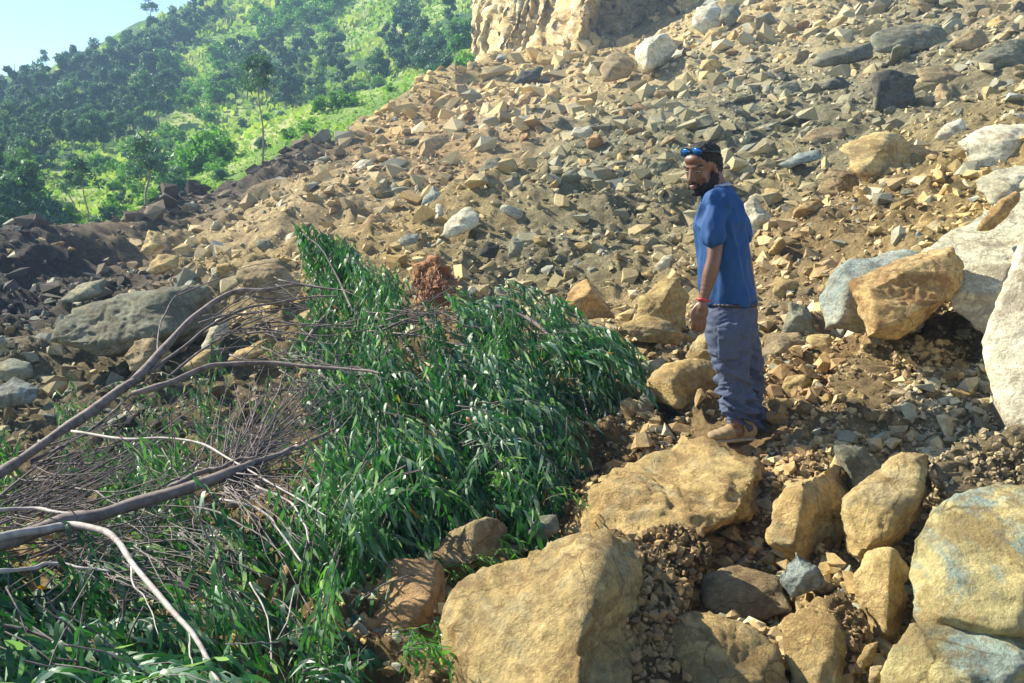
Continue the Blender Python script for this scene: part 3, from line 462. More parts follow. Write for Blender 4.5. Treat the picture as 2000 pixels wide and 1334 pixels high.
# shared shapes for the many middling rocks
PROTO = []
for k in range(14):
    r = np.random.default_rng(100 + k); n_ = 11; q = r.normal(size=(n_, 3)); q /= np.linalg.norm(q, axis=1, keepdims=True); q *= np.array([1, .8, .62]) * r.uniform(.75, 1.05, (n_, 1)); q *= .5 / np.abs(q).max()
    Vv, Tt = rock_shape(q, 4, 300 + k, 1.0, 30); PROTO.append((Vv, Tt))
PM = {}
def rockmesh(k, mat):
    if (k, mat) not in PM:
        me = mesh_tris('rock_shape', *PROTO[k]); me.materials.append(MR[mat]); PM[(k, mat)] = me
    return PM[(k, mat)]
hb = [(min(p[0] for p in h['outline']), max(p[0] for p in h['outline']), min(p[1] for p in h['outline']), max(p[1] for p in h['outline'])) for h in HEROES]
ZR = [  # zone polygon, number, size range px, materials, label, group
 ([(1420,0),(2000,0),(2000,220),(1500,300),(1420,240)], 44, (26,52), ['grey','grey','tan','ochre','dark'], 'angular rock among grey-green scree high on the right-hand slope', 'rocks in the grey-green scree'),
 ([(950,120),(1400,120),(1400,250),(1000,330),(760,260)], 38, (22,44), ['ochre','yellow','tan','pink'], 'angular ochre rock in the scree under the cliff', 'rocks in the scree under the cliff'),
 ([(560,330),(900,260),(1100,330),(1050,520),(800,480),(560,480)], 44, (18,40), ['tan','pink','ochre','pale','grey'], 'tan or greyish rock on the open slope above the leaf heap', 'rocks on the slope above the leaf heap'),
 ([(1060,340),(1340,300),(1340,560),(1080,540)], 26, (20,46), ['grey','tan','ochre','yellow'], 'rock half sunk in soil on the slope left of the man', 'rocks in the slope left of the man'),
 ([(1480,330),(1900,380),(1760,500),(1600,560),(1500,620),(1480,450)], 34, (22,52), ['ochre','tan','yellow','grey','orange'], 'rock half sunk in brown soil on the slope right of the man', 'rocks in the soil right of the man'),
 ([(260,440),(600,400),(600,560),(430,580),(200,560)], 30, (16,36), ['ochre','yellow','tan','pale'], 'ochre rock near the left rim of the landslide', 'rocks near the left rim of the landslide'),
 ([(0,570),(230,540),(240,760),(60,820),(0,800)], 30, (20,44), ['grey','bluegrey','tan','grey'], 'grey rock on the lower left of the slide beside the bare branches', 'grey rocks beside the bare branches'),
 ([(1500,660),(1900,660),(1900,870),(1520,860)], 24, (26,56), ['ochre','yellow','tan','pink'], 'ochre lump of stone in the soil bank between the man and the white boulder', 'stones in the soil bank right of the man'),
 ([(1360,1060),(1760,1080),(1760,1334),(1400,1334)], 16, (22,50), ['ochre','tan','pink'], 'brownish stone among soil between the big foreground boulders', 'stones between the foreground boulders'),
 ([(1480,860),(1950,840),(1990,960),(1760,1060),(1700,1334),(1500,1334),(1420,1180)], 30, (34,84), ['ochre','tan','yellow','pink','ochre'], '', 'blocks packed between the big foreground boulders'),
 ([(1480,600),(1640,640),(1800,680),(1930,720),(1900,860),(1500,850)], 26, (34,80), ['ochre','tan','yellow','grey','pink'], '', 'blocks in the bank between the man and the white boulder'),
 ([(1480,300),(1640,380),(1960,360),(1780,480),(1600,560),(1480,560)], 22, (34,66), ['ochre','tan','yellow','grey','orange'], '', 'blocks on the slope right of the man'),
 ([(1340,0),(1600,0),(1560,120),(1350,170)], 22, (22,50), ['ochre','yellow','pale','tan'], '', 'blocks right of the cliff'),
 ([(1000,260),(1330,300),(1330,560),(1060,540)], 22, (26,52), ['tan','grey','ochre','yellow'], '', 'blocks on the slope left of the man'),
 ([(0,470),(260,450),(230,560),(0,600)], 14, (14,30), ['dark','grey','dark'], 'dark stone on the dark ground at the left edge of the slide', 'stones on the black soil'),
]
placed = []
for poly, num, (s0, s1), mats, lab, grp in ZR:
    pa = np.array(poly); got = 0; tries = 0
    while got < num and tries < 4000:
        tries += 1; u = random.uniform(pa[:, 0].min(), pa[:, 0].max()); v = random.uniform(pa[:, 1].min(), pa[:, 1].max()); s = s0 + (s1 - s0) * random.random() ** 1.8
        if not polyin(np.array([u]), np.array([v]), poly)[0]: continue
        if any(a - s * .3 < u < b + s * .3 and c - s * .3 < v < d + s * .3 for a, b, c, d in hb): continue
        if 1320 < u < 1500 and 270 < v < 880: continue
        if any((u - a) ** 2 + (v - b) ** 2 < (.55 * (s + c)) ** 2 for a, b, c in placed): continue
        placed.append((u, v, s)); got += 1
pa = np.array(placed); pd = gcast(pa[:, 0], pa[:, 1] ); idx = 0
for poly, num, sz, mats, lab, grp in ZR:
    for q in range(num):
        if idx >= len(placed): break
        u, v, s = placed[idx]; d = pd[idx]; idx += 1
        if not np.isfinite(d): continue
        mt = random.choice(mats); what = {'ochre':'ochre','yellow':'yellow','orange':'orange','grey':'grey','bluegrey':'blue-grey','pale':'pale','dark':'dark','pink':'brown','tan':'tan'}[mt] + ' angular rock'; lab = place_label(u, v, s, what, LM_ROCK, sz[1])
        p = P(u, v, d); p[2] = ground(p[0], p[1]); k = random.randrange(14); o = put('rock', rockmesh(k, mt), loc=p + np.array([0, 0, s * d / KF * .12]), label=lab, cat='rock', group=grp)
        w = s * d / KF * 1.5; o.scale = (w * random.uniform(.9, 1.25), w * random.uniform(.8, 1.1), w * random.uniform(.75, 1.1)); o.rotation_euler = (random.uniform(-.6, .6), random.uniform(-.6, .6), random.uniform(0, 6.3))

# ------------------------------------------------------------------ rubble: stones nobody could count
def scatter_rubble(name, n, umin, umax, vmin, vmax, pmin, pmax, alpha, seed, mask=None, colmul=1.0, rounded=False, lift=.1, hfun=None):
    r = np.random.default_rng(seed); u = r.uniform(umin, umax, n); v = r.uniform(vmin, vmax, n)
    if mask is not None: k = mask(u, v, r); u, v = u[k], v[k]
    if pmax > 40: pn = vnoise(np.stack([u / 95 + v / 160, v / 55, 0 * u], -1), 31); k = (pn > -.2) | (r.random(len(u)) < .4); u, v = u[k], v[k]
    d = gcast(u, v); k = np.isfinite(d); u, v, d = u[k], v[k], d[k]; p = P(u, v, d); k = p[:, 1] < edge_y(p[:, 0], p[:, 1]) - .3; p, d = p[k], d[k]; n = len(p)
    p[:, 2] = ground(p[:, 0], p[:, 1]); s = np.minimum(pmin * (1 - r.random(n)) ** (-1 / alpha), pmax) * d / KF; p[:, 2] += s * lift
    # small hulls
    hs = []
    for q in range(16):
        m_ = 12 if rounded or (pmax > 40 and q % 2) else (6 if pmax < 20 else 9); w = r.normal(size=(m_, 3)); w /= np.linalg.norm(w, axis=1, keepdims=True); w *= r.uniform(.35, .6, (m_, 1)) * np.array([1, .8, .65]); bm = bmesh.new(); vs = [bm.verts.new(x) for x in w]; bmesh.ops.convex_hull(bm, input=vs)
        for vv in [vv for vv in bm.verts if not vv.link_faces]: bm.verts.remove(vv)
        bmesh.ops.triangulate(bm, faces=bm.faces); bm.verts.index_update(); hs.append((np.array([vv.co[:] for vv in bm.verts]), np.array([[vv.index for vv in f.verts] for f in bm.faces]))); bm.free()
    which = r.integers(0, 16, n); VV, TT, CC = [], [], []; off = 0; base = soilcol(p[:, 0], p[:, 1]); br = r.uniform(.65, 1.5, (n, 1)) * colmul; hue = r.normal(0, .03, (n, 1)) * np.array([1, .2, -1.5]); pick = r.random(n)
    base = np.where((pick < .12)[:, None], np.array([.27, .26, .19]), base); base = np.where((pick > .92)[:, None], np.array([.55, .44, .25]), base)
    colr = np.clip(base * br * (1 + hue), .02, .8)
    for q in range(16):
        I = np.where(which == q)[0]; hv, ht = hs[q]; m_ = len(I)
        A = r.normal(size=(m_, 3, 3)); Q, _ = np.linalg.qr(A); vv = np.einsum('nij,kj->nki', Q, hv) * s[I][:, None, None] * np.array([1.05, 1.05, .85]) + p[I][:, None]
        VV.append(vv.reshape(-1, 3)); TT.append((ht[None] + (off + np.arange(m_) * len(hv))[:, None, None]).reshape(-1, 3)); CC.append(np.repeat(colr[I], len(hv), 0)); off += m_ * len(hv)
    return put(name, mesh_tris(name, np.vstack(VV), np.vstack(TT), False, np.vstack(CC)), M_STONE, kind='stuff')
def stone_mat():
    m, n, b, o = newmat('loose_stone'); at = N(n, 'ShaderNodeAttribute', attribute_name='col'); geo = N(n, 'ShaderNodeNewGeometry'); co = geo.outputs['Position']; f = noise(n, co, 20, 8, .75)
    c = mix(n, 1.0, at.outputs['Color'], ramp(n, f, [(.3, g3(.6)), (.7, g3(1.35))]), 'MULTIPLY'); n.links.new(c, b.inputs['Base Color']); b.inputs['Roughness'].default_value = .9; b.inputs['Specular IOR Level'].default_value = .2; bump(n, b, f, .6, .02); return m
M_STONE = stone_mat()
def m_main(u, v, r): return ~((abs(u - 1432) < 75) & (v > 835) & (v < 905)) & ~((v > 600) & (u < 1200) & (r.random(len(u)) < .45)) 
scatter_rubble('rubble', 84000, -120, 2120, -60, 1400, 4, 15, 1.9, 11, m_main)
scatter_rubble('coarse_rubble', 40000, -120, 2120, -60, 1400, 11, 60, 1.9, 13, m_main, lift=.10)
scatter_rubble('soil_clods', 17000, 1050, 2050, 700, 1400, 5, 30, 1.9, 12, lambda u, v, r: ~((abs(u - 1432) < 75) & (v > 835) & (v < 905)), .75, True, .05)
def soil_bank(outline, d, lean, label, ncl, cl=(.02, .07), ridge=(), back=.5, seed=1, colr=BRN):
    ol = np.array(outline, float); vb = ol[:, 1].max(); um, vm = ol.mean(0); w = (ol.max(0) - ol.min(0)); size = math.sqrt(w[0] * w[1]) * d / KF; dep = d + lean * (vb - ol[:, 1]) * d / KF; pts = [P(u, v, q) for (u, v), q in zip(ol, dep)] + [P(u, v, d + lean * (vb - v) * d / KF - f * size) for u, v, f in ridge]
    pts += [P(um + (u - um) * .8, vm + (v - vm) * .7 + 30, q + back * size) for (u, v), q in zip(ol, dep)]; V, T = rock_shape(pts, 6, seed, 1.2, 14, 0, 0); c = V.mean(0)
    nr = V - c; nr /= np.linalg.norm(nr, axis=1, keepdims=True); V = V + nr * (size * (.07 * (1 - 2 * np.abs(vnoise(V / size * 5, seed))) + .035 * (1 - 2 * np.abs(vnoise(V / size * 12, seed + 1))) + .02 * vnoise(V / size * 26, seed + 2) ))[:, None]
    jit = .8 + .5 * (.5 + .5 * vnoise(V * 6, 4)); o = put('soil_bank', mesh_tris('soil_bank', V, T, True, np.array(colr)[None] * jit[:, None]), M_SOIL, label=label, kind='structure')
    r = np.random.default_rng(seed); k = r.integers(0, len(V), ncl); pp = V[k]; s = cl[0] * (1 - r.random(ncl)) ** (-1 / 2.2); s = np.minimum(s, cl[1]); dd, tt = ico(1); VV, TT, CC = [], [], []
    n_ = len(dd); nz = dd[None] * (1 + .35 * r.normal(size=(ncl, n_, 1))) * np.array([1, .9, .75]); A = r.normal(size=(ncl, 3, 3)); Q, _ = np.linalg.qr(A); vv = np.einsum('nij,nkj->nki', Q, nz) * s[:, None, None] * .55 + pp[:, None] + (nr[k] * s[:, None] * .2)[:, None]
    put('soil_clods', mesh_tris('soil_clods', vv.reshape(-1, 3), (tt[None] + (np.arange(ncl) * n_)[:, None, None]).reshape(-1, 3), False, np.repeat(np.array(colr)[None] * r.uniform(.7, 1.6, (ncl, 1)), n_, 0)), M_STONE, kind='stuff')
soil_bank([(1175,1050),(1215,1035),(1290,1110),(1340,1150),(1360,1230),(1370,1400),(1180,1420),(1165,1250)], 2.95, .9, 'steep bank of dark brown clods', 1500, (.014, .05), [(1230,1150,.1),(1260,1300,.2)], seed=3)
soil_bank([(1238,1075),(1262,1035),(1320,1022),(1378,1050),(1372,1105),(1300,1150),(1250,1130)], 3.75, .7, 'clump of brown soil stuck to the long boulder', 700, (.012, .045), [(1310,1080,.15)], seed=4)
soil_bank([(1085,1020),(1120,975),(1165,935),(1190,945),(1150,1010),(1110,1050)], 4.45, .7, 'crumbling soil on the left end of the long boulder', 350, (.012, .04), seed=6)
soil_bank([(1620,730),(1700,670),(1790,620),(1860,590),(1935,640),(1965,760),(1920,830),(1760,850),(1640,800)], 4.85, 1.7, 'brown soil bank below the orange boulder', 1800, (.016, .06), [(1830,720,.04)], back=.25, seed=7, colr=(.33,.245,.13))
soil_bank([(1590,1190),(1640,1150),(1680,1190),(1690,1260),(1660,1330),(1610,1300)], 3.12, .7, 'soil between the yellow boulders', 500, (.010, .035), seed=8)
soil_bank([(1820,900),(1900,850),(2000,840),(2080,900),(2060,975),(1950,965),(1850,985)], 3.75, .9, 'pale brown soil above the huge filmed boulder', 900, (.012, .045), seed=9, colr=(.33,.26,.15))

# ------------------------------------------------------------------ trees and shrubs of the hill
def crown_mesh(name, h, wd, lobes, nleaf, ls, seed, base=.35, tlo=0, thi=1, flat=1.0, hang=0):
    r = np.random.default_rng(seed); L = []
    for k in range(lobes):
        a = r.uniform(0, 6.28); q = r.random(); rad = wd * .5 * (1 - .75 * abs(q - .4)) * r.uniform(.2, 1.0); L.append((np.array([math.cos(a) * rad, math.sin(a) * rad, h * (base + (1 - base) * (.12 + .78 * q))]), wd * r.uniform(.10, .27), r.uniform(tlo, thi)))
    c = np.array([l[0] for l in L]); R = np.array([l[1] for l in L]); tt = np.array([l[2] for l in L]); w = r.integers(0, lobes, nleaf)
    dv = r.normal(size=(nleaf, 3)); dv /= np.linalg.norm(dv, axis=1, keepdims=True); p = c[w] + dv * (R[w] * r.uniform(.55, 1.12, nleaf))[:, None] * np.array([1, 1, .8 * flat])
    A = r.normal(size=(nleaf, 3)) + dv * 1.0; A /= np.linalg.norm(A, axis=1, keepdims=True); B = np.cross(A, r.normal(size=(nleaf, 3))); B /= np.linalg.norm(B, axis=1, keepdims=True); Cc = np.cross(A, B)
    s = ls * r.uniform(.5, 1.4, (nleaf, 1)); V = np.stack([p - B * s, p + Cc * s * .55, p + B * s + A * s * .2, p - Cc * s * .55], 1).reshape(-1, 3); i = np.arange(nleaf)[:, None] * 4
    T = np.vstack([i + np.array([0, 1, 2]), i + np.array([0, 2, 3])]); tint = np.repeat(np.clip(tt[w] * .6 + r.uniform(0, .4, nleaf), 0, 1), 4); return mesh_tris(name, V, T, False, None, tint), c
def _cr(a, b): return np.array([a[1] * b[2] - a[2] * b[1], a[2] * b[0] - a[0] * b[2], a[0] * b[1] - a[1] * b[0]])
def tube(pts, rad, sides=7, cap=True):
    pts = np.asarray(pts, float); rad = np.asarray(rad, float) * np.ones(len(pts)); n = len(pts); t = np.gradient(pts, axis=0); t /= np.linalg.norm(t, axis=1, keepdims=True) + 1e-9
    up = np.array([0, 0, 1.0]) if abs(t[0][2]) < .9 else np.array([1.0, 0, 0]); V = []
    an = np.linspace(0, 2 * math.pi, sides, endpoint=False)
    for i in range(n):
        a = _cr(t[i], up); a /= math.sqrt(a @ a) + 1e-9; b = _cr(a, t[i]); up = b
        V.append(pts[i] + rad[i] * (np.cos(an)[:, None] * a + np.sin(an)[:, None] * b))
    V = np.vstack(V); jj = np.arange(sides); kk = (jj + 1) % sides; ii = np.arange(n - 1)[:, None] * sides; a_, b_, c_, d_ = (ii + jj).ravel(), (ii + kk).ravel(), (ii + sides + jj).ravel(), (ii + sides + kk).ravel(); T = list(np.vstack([np.stack([a_, b_, c_], 1), np.stack([b_, d_, c_], 1)]))
    if cap:
        for j in range(1, sides - 1): T.append((0, j + 1, j)); e = (n - 1) * sides; T.append((e, e + j, e + j + 1))
    return V, np.array(T)
def joinm(parts):
    V, T, o = [], [], 0
    for v, t in parts: V.append(v); T.append(t + o); o += len(v)
    return np.vstack(V), np.vstack(T)
def spline(pts, n):
    pts = np.asarray(pts, float); m_ = len(pts)
    if m_ < 3: t = np.linspace(0, 1, n)[:, None]; return pts[0] * (1 - t) + pts[-1] * t
    e = np.vstack([2 * pts[0] - pts[1], pts, 2 * pts[-1] - pts[-2]]); out = []
    for s_ in np.linspace(0, m_ - 1 - 1e-6, n):
        i = int(s_); f = s_ - i; p0, p1, p2, p3 = e[i], e[i + 1], e[i + 2], e[i + 3]; out.append(.5 * (2 * p1 + (p2 - p0) * f + (2 * p0 - 5 * p1 + 4 * p2 - p3) * f * f + (3 * p1 - p0 - 3 * p2 + p3) * f ** 3))
    return np.array(out)
def trunk_mesh(name, h, r0, cents, seed, nl=7):
    r = np.random.default_rng(seed); parts = [tube(spline([(0, 0, -1.0), (r.normal() * .03 * h, r.normal() * .03 * h, h * .3), (r.normal() * .04 * h, r.normal() * .04 * h, h * .6), (0, 0, h * .92)], 9), np.linspace(r0, r0 * .2, 9), 6)]
    for k in range(min(nl, len(cents))):
        c = cents[k]; z = max(h * .15, c[2] - np.linalg.norm(c[:2]) * .9); parts.append(tube(spline([(0, 0, z), c * .55 + np.array([0, 0, z * .42]), c], 5), np.linspace(r0 * .45, r0 * .12, 5), 4))
    return mesh_tris(name, *joinm(parts))
TREES = {}
def proto(kind, k):
    if (kind, k) in TREES: return TREES[(kind, k)]
    sd = hash_((kind, k))
    if kind == 'forest': me, c = crown_mesh('crown', 9, 6.5, 11, 1900, .40, sd, .15, 0, .9)
    elif kind == 'dark': me, c = crown_mesh('crown', 10, 6.0, 11, 1900, .38, sd, .15, .0, .7)
    elif kind == 'open': me, c = crown_mesh('crown', 8, 4.6, 9, 900, .26, sd, .45, .1, .7)
    elif kind == 'slim': me, c = crown_mesh('crown', 11, 4.6, 12, 1100, .22, sd, .5, .0, .5)
    elif kind == 'shrub': me, c = crown_mesh('crown', 2.6, 4.2, 9, 1100, .22, sd, .0, .1, 1)
    elif kind == 'dshrub': me, c = crown_mesh('crown', 2.6, 4.0, 9, 1100, .22, sd, .0, 0, .6)
    hh = {'forest': 9, 'dark': 10, 'open': 8, 'slim': 11, 'shrub': 2.6, 'dshrub': 2.6}[kind]
    tm = trunk_mesh('trunk', hh, hh * (.012 if kind == 'slim' else .02), c, sd); me.materials.append(M_SHRUB if kind == 'shrub' else M_CROWN); tm.materials.append(M_TRUNK); TREES[(kind, k)] = (me, tm); return me, tm
def hash_(t): return abs(sum(ord(ch) * (i + 3) for i, ch in enumerate(t[0])) * 7 + t[1] * 31) % 9973
def plant(kind, u, v, size_px, name, label, cat, group=None, d=None, stretch=1.0, usehill=True):
    if d is None: d = cast1(u, v, hbase, 30, 260)
    if not np.isfinite(d): return
    p = P(u, v, d); p[2] = hill(p[0], p[1]) if usehill else p[2]; me, tm = proto(kind, random.randrange(4)); hh = {'forest': 9, 'dark': 10, 'open': 8, 'slim': 11, 'shrub': 2.6, 'dshrub': 2.6}[kind]; s = size_px * d / KF / hh
    t = empty(name, p, label, cat, group); t.rotation_euler = (0, 0, random.uniform(0, 6.28)); t.scale = (s, s, s * stretch); a = put('crown', me); a.parent = t; b = put('trunk', tm); b.parent = t
def zone(kind, poly, num, smin, smax, name, label, cat, group, space=.27, clip=None):
    pa = np.array(poly); got = []; tr = 0; cand = []
    while len(got) < num and tr < 3000:
        tr += 1; u = random.uniform(pa[:, 0].min(), pa[:, 0].max()); v = random.uniform(pa[:, 1].min(), pa[:, 1].max())
        if not polyin(np.array([u]), np.array([v]), poly)[0]: continue
        s = random.uniform(smin, smax)
        if any((u - a) ** 2 + (v - b) ** 2 < (space * s) ** 2 for a, b in got): continue
        got.append((u, v)); plant(random.choice(kind), u, v, s, name, place_label(u, v, s, label, LM_TREE, smax), cat, group)
zone(['dark', 'dark', 'forest'], [(-60,230),(0,215),(120,190),(220,170),(300,130),(340,170),(330,220),(300,265),(210,300),(110,310),(95,350),(-60,420)], 100, 52, 88, 'forest_tree', 'dark tree in the left wood', 'tree', 'trees of the dark wood on the left')
zone(['dark', 'forest'], [(-40,192),(60,178),(140,150),(210,112),(300,75),(380,30),(420,60),(330,130),(220,160),(120,190),(0,205)], 40, 34, 60, 'forest_tree', 'dark tree on the skyline ridge', 'tree', 'trees along the skyline ridge')
zone(['forest', 'dark'], [(440,200),(470,120),(560,100),(700,120),(800,60),(900,20),(900,110),(860,135),(780,150),(700,175),(600,205),(470,205)], 40, 44, 72, 'hill_tree', 'green tree in the upper wood', 'tree', 'trees of the upper middle wood')
zone(['forest', 'forest', 'shrub'], [(400,30),(520,-20),(900,-60),(900,20),(760,60),(560,80),(420,90)], 22, 28, 50, 'hill_tree', 'small tree on the high slope', 'tree', 'trees high on the open slope')
zone(['dark', 'forest'], [(-60,400),(40,390),(60,440),(40,500),(-60,510)], 10, 90, 140, 'forest_tree', 'tall dark tree at the left edge', 'tree', 'tall trees at the left edge')
zone(['shrub'], [(310,130),(440,110),(460,190),(420,230),(340,240),(310,180)], 34, 20, 36, 'bright_shrub', 'bright bush between the woods', 'shrub', 'bushes in the sunlit clearing')
zone(['shrub', 'shrub', 'dshrub'], [(100,330),(250,290),(420,240),(560,220),(760,160),(860,150),(740,200),(600,270),(480,330),(350,390),(240,460),(120,470)], 62, 14, 34, 'meadow_shrub', 'bush on the meadow', 'shrub', 'bushes on the meadow')
zone(['shrub'], [(480,20),(640,10),(660,60),(520,70)], 14, 16, 30, 'bright_shrub', 'bright bush high on the hill', 'shrub', 'bushes in the high clearing')
zone(['dshrub', 'dshrub', 'shrub'], [(780,120),(900,60),(910,150),(850,155),(800,150)], 18, 26, 52, 'rim_shrub', 'dark bush on the upper rim', 'shrub', 'bushes next to the cliff')
for (u, v, s, kind, lab) in [(512,322,215,'slim','tall slender tree with a thin crown rising from the landslide rim'),(172,468,160,'slim','slim pale-stemmed tree at the left end of the meadow'),(285,425,150,'open','spindly tree standing right of the slim pale-stemmed one'),
    (145,440,120,'slim','thin tree close to the left of the slim pale-stemmed tree'),(60,450,150,'forest','broad tree at the left end of the meadow'),(95,455,60,'dshrub','dark round bush at the foot of the broad left tree'),
    (292,52,62,'open','lone tree standing out against the sky on the ridge'),(148,140,60,'forest','rounded tree breaking the skyline left of the lone ridge tree'),(90,150,42,'open','small thin tree on the skyline near the left edge'),
    (560,200,90,'forest','tree at the right of the tall slender tree'),(480,205,100,'open','greyish leafless-looking tree left of the tall slender one'),(680,190,26,'dshrub','small dark bush alone on the pale grass near the rim'),(345,390,60,'dshrub','dark bush at the rim below the meadow'),(300,330,70,'dshrub','grey-green bush in the middle of the meadow'),
    (225,470,62,'dshrub','dark bush at the lower edge of the meadow'),(430,320,70,'shrub','large bright bush left of the tall slender tree'),(380,340,66,'shrub','large bright bush at the centre of the rim')]:
    nm = 'tree' if kind in ('slim', 'open', 'forest') else 'shrub'; d_ = cast1(u, v, hbase, 30, 260); plant(kind, u, v, s, {'slim': 'slender_tree', 'open': 'open_tree', 'forest': 'broad_tree'}.get(kind, 'bush'), lab, nm, None, d_ if np.isfinite(d_) else 190)
# grass tufts over the hill
def hill_tufts():
    r = np.random.default_rng(5); n_ = 26000; u = r.uniform(-60, 920, n_); v = r.uniform(-20, 520, n_); d = cast(u, v, hbase, 30, 260, 160); k = np.isfinite(d); p = P(u[k], v[k], d[k]); d = d[k]; k = p[:, 1] > edge_y(p[:, 0], p[:, 1]) - 1; p, d = p[k], d[k]; p[:, 2] = hill(p[:, 0], p[:, 1]); n_ = len(p)
    s = d / KF * r.uniform(4, 10, n_); cl = vnoise(np.stack([p[:, 0] / 5, p[:, 1] / 7, 0 * d], -1), 44); s *= 1 + .6 * cl; V = []; tint = np.clip(.5 + .45 * cl + r.normal(0, .15, n_) + .1, 0, 1)
    a = r.uniform(0, 6.28, n_); e = np.stack([np.cos(a), np.sin(a), 0 * a], 1); ln = r.normal(0, .3, (n_, 3)); ln[:, 2] = 1; q = np.stack([p - e * s[:, None] * .6, p + e * s[:, None] * .6, p + e * s[:, None] * .5 + ln * s[:, None], p - e * s[:, None] * .3 + ln * s[:, None] * .8], 1).reshape(-1, 3); i = np.arange(n_)[:, None] * 4
    put('meadow_grass', mesh_tris('meadow_grass', q, np.vstack([i + np.array([0, 1, 2]), i + np.array([0, 2, 3])]), False, None, np.repeat(tint, 4)), M_GRASS, kind='stuff')
hill_tufts()

# ------------------------------------------------------------------ fallen trees in the foreground
BA = [(-300,910,5.0),(0,910,5.2),(270,740,6.2),(640,560,7.4),(740,728,6.0),(-200,1060,3.7),(0,1060,3.8),(430,935,4.4),(640,845,5.0),(0,1200,2.9),(0,1334,2.35),(430,1334,2.75),(700,1100,3.65),(650,1300,3.0),(900,1000,4.3),(900,800,5.1),(1060,600,6.8),(1260,660,6.4),(1200,850,5.3),(700,480,7.4),(850,560,7.1),(1000,1100,4.0)]
_ba = np.array(BA, float); bdep = TPS(_ba[:, :2] / 500, _ba[:, 2], 1e-3)
def BD(u, v): return bdep(np.asarray(u, float) / 500, np.asarray(v, float) / 500)
def limb_pts(px, off=0.0, n=24, jit=0.0):
    px = np.array(px, float); q = spline(np.hstack([px[:, :2], np.zeros((len(px), 1))]), n); sdj = int(abs(px[0][0] * 3 + px[-1][1])) % 91; tt_ = np.linspace(0, n / 4.5, n); jj_ = jit * np.sin(np.linspace(0, np.pi, n)) ** .5; q[:, 0] += jj_ * vnoise(np.stack([tt_, 0 * tt_, 0 * tt_], -1), sdj); q[:, 1] += jj_ * vnoise(np.stack([tt_, 0 * tt_, 0 * tt_], -1), sdj + 1); d = BD(q[:, 0], q[:, 1]) - off; return P(q[:, 0], q[:, 1], d), d
def limb(px, w0, w1, off=.1, n=24, sides=9, wob=.0):
    p, d = limb_pts(px, off, n, min(6.0, .35 * w0 + .8) if wob else 0.0); r = np.linspace(w0, w1, n) / 2 * d / KF
    if wob: r = r * (1 + wob * vnoise(np.stack([np.linspace(0, 9, n)] * 3, -1), int(px[0][0]) % 50 + 3))
    return tube(p, r, sides)
LT = np.array([[0,0,0],[.15,.085,.02],[.15,-.085,.02],[.42,.096,-.02],[.42,-.096,-.02],[.76,.044,-.09],[.76,-.044,-.09],[1,0,-.17]]); LTc = LT.copy(); LF = np.array([[0,2,1],[1,2,4],[1,4,3],[3,4,6],[3,6,5],[5,6,7]])
def leaf_mesh(O, R, S, tint, name='foliage', curl=None):
    n_ = len(O); T0 = np.repeat(LT[None], n_, 0).copy(); rr = np.random.default_rng(n_); cv = rr.uniform(.2, 2.6, (n_, 1)); T0[:, :, 2] *= cv; fold = rr.uniform(.0, .5, (n_, 1)); T0[:, :, 2] += np.abs(LT[None, :, 1]) * fold; T0[:, :, 1] *= rr.uniform(.7, 1.25, (n_, 1)); T0[:, :, 1] += LT[None, :, 0] ** 2 * rr.normal(0, .10, (n_, 1))
    V = np.einsum('nki,nji->nkj', T0, R) * S[:, None, None] + O[:, None]; T = (LF[None] + (np.arange(n_) * 8)[:, None, None]).reshape(-1, 3); return mesh_tris(name, V.reshape(-1, 3), T, True, None, np.repeat(tint, 8))
def frame(x, z0):
    x = x / (np.linalg.norm(x, axis=1, keepdims=True) + 1e-9); y = np.cross(z0, x); y /= np.linalg.norm(y, axis=1, keepdims=True) + 1e-9; z = np.cross(x, y); return np.stack([x, y, z], 2)
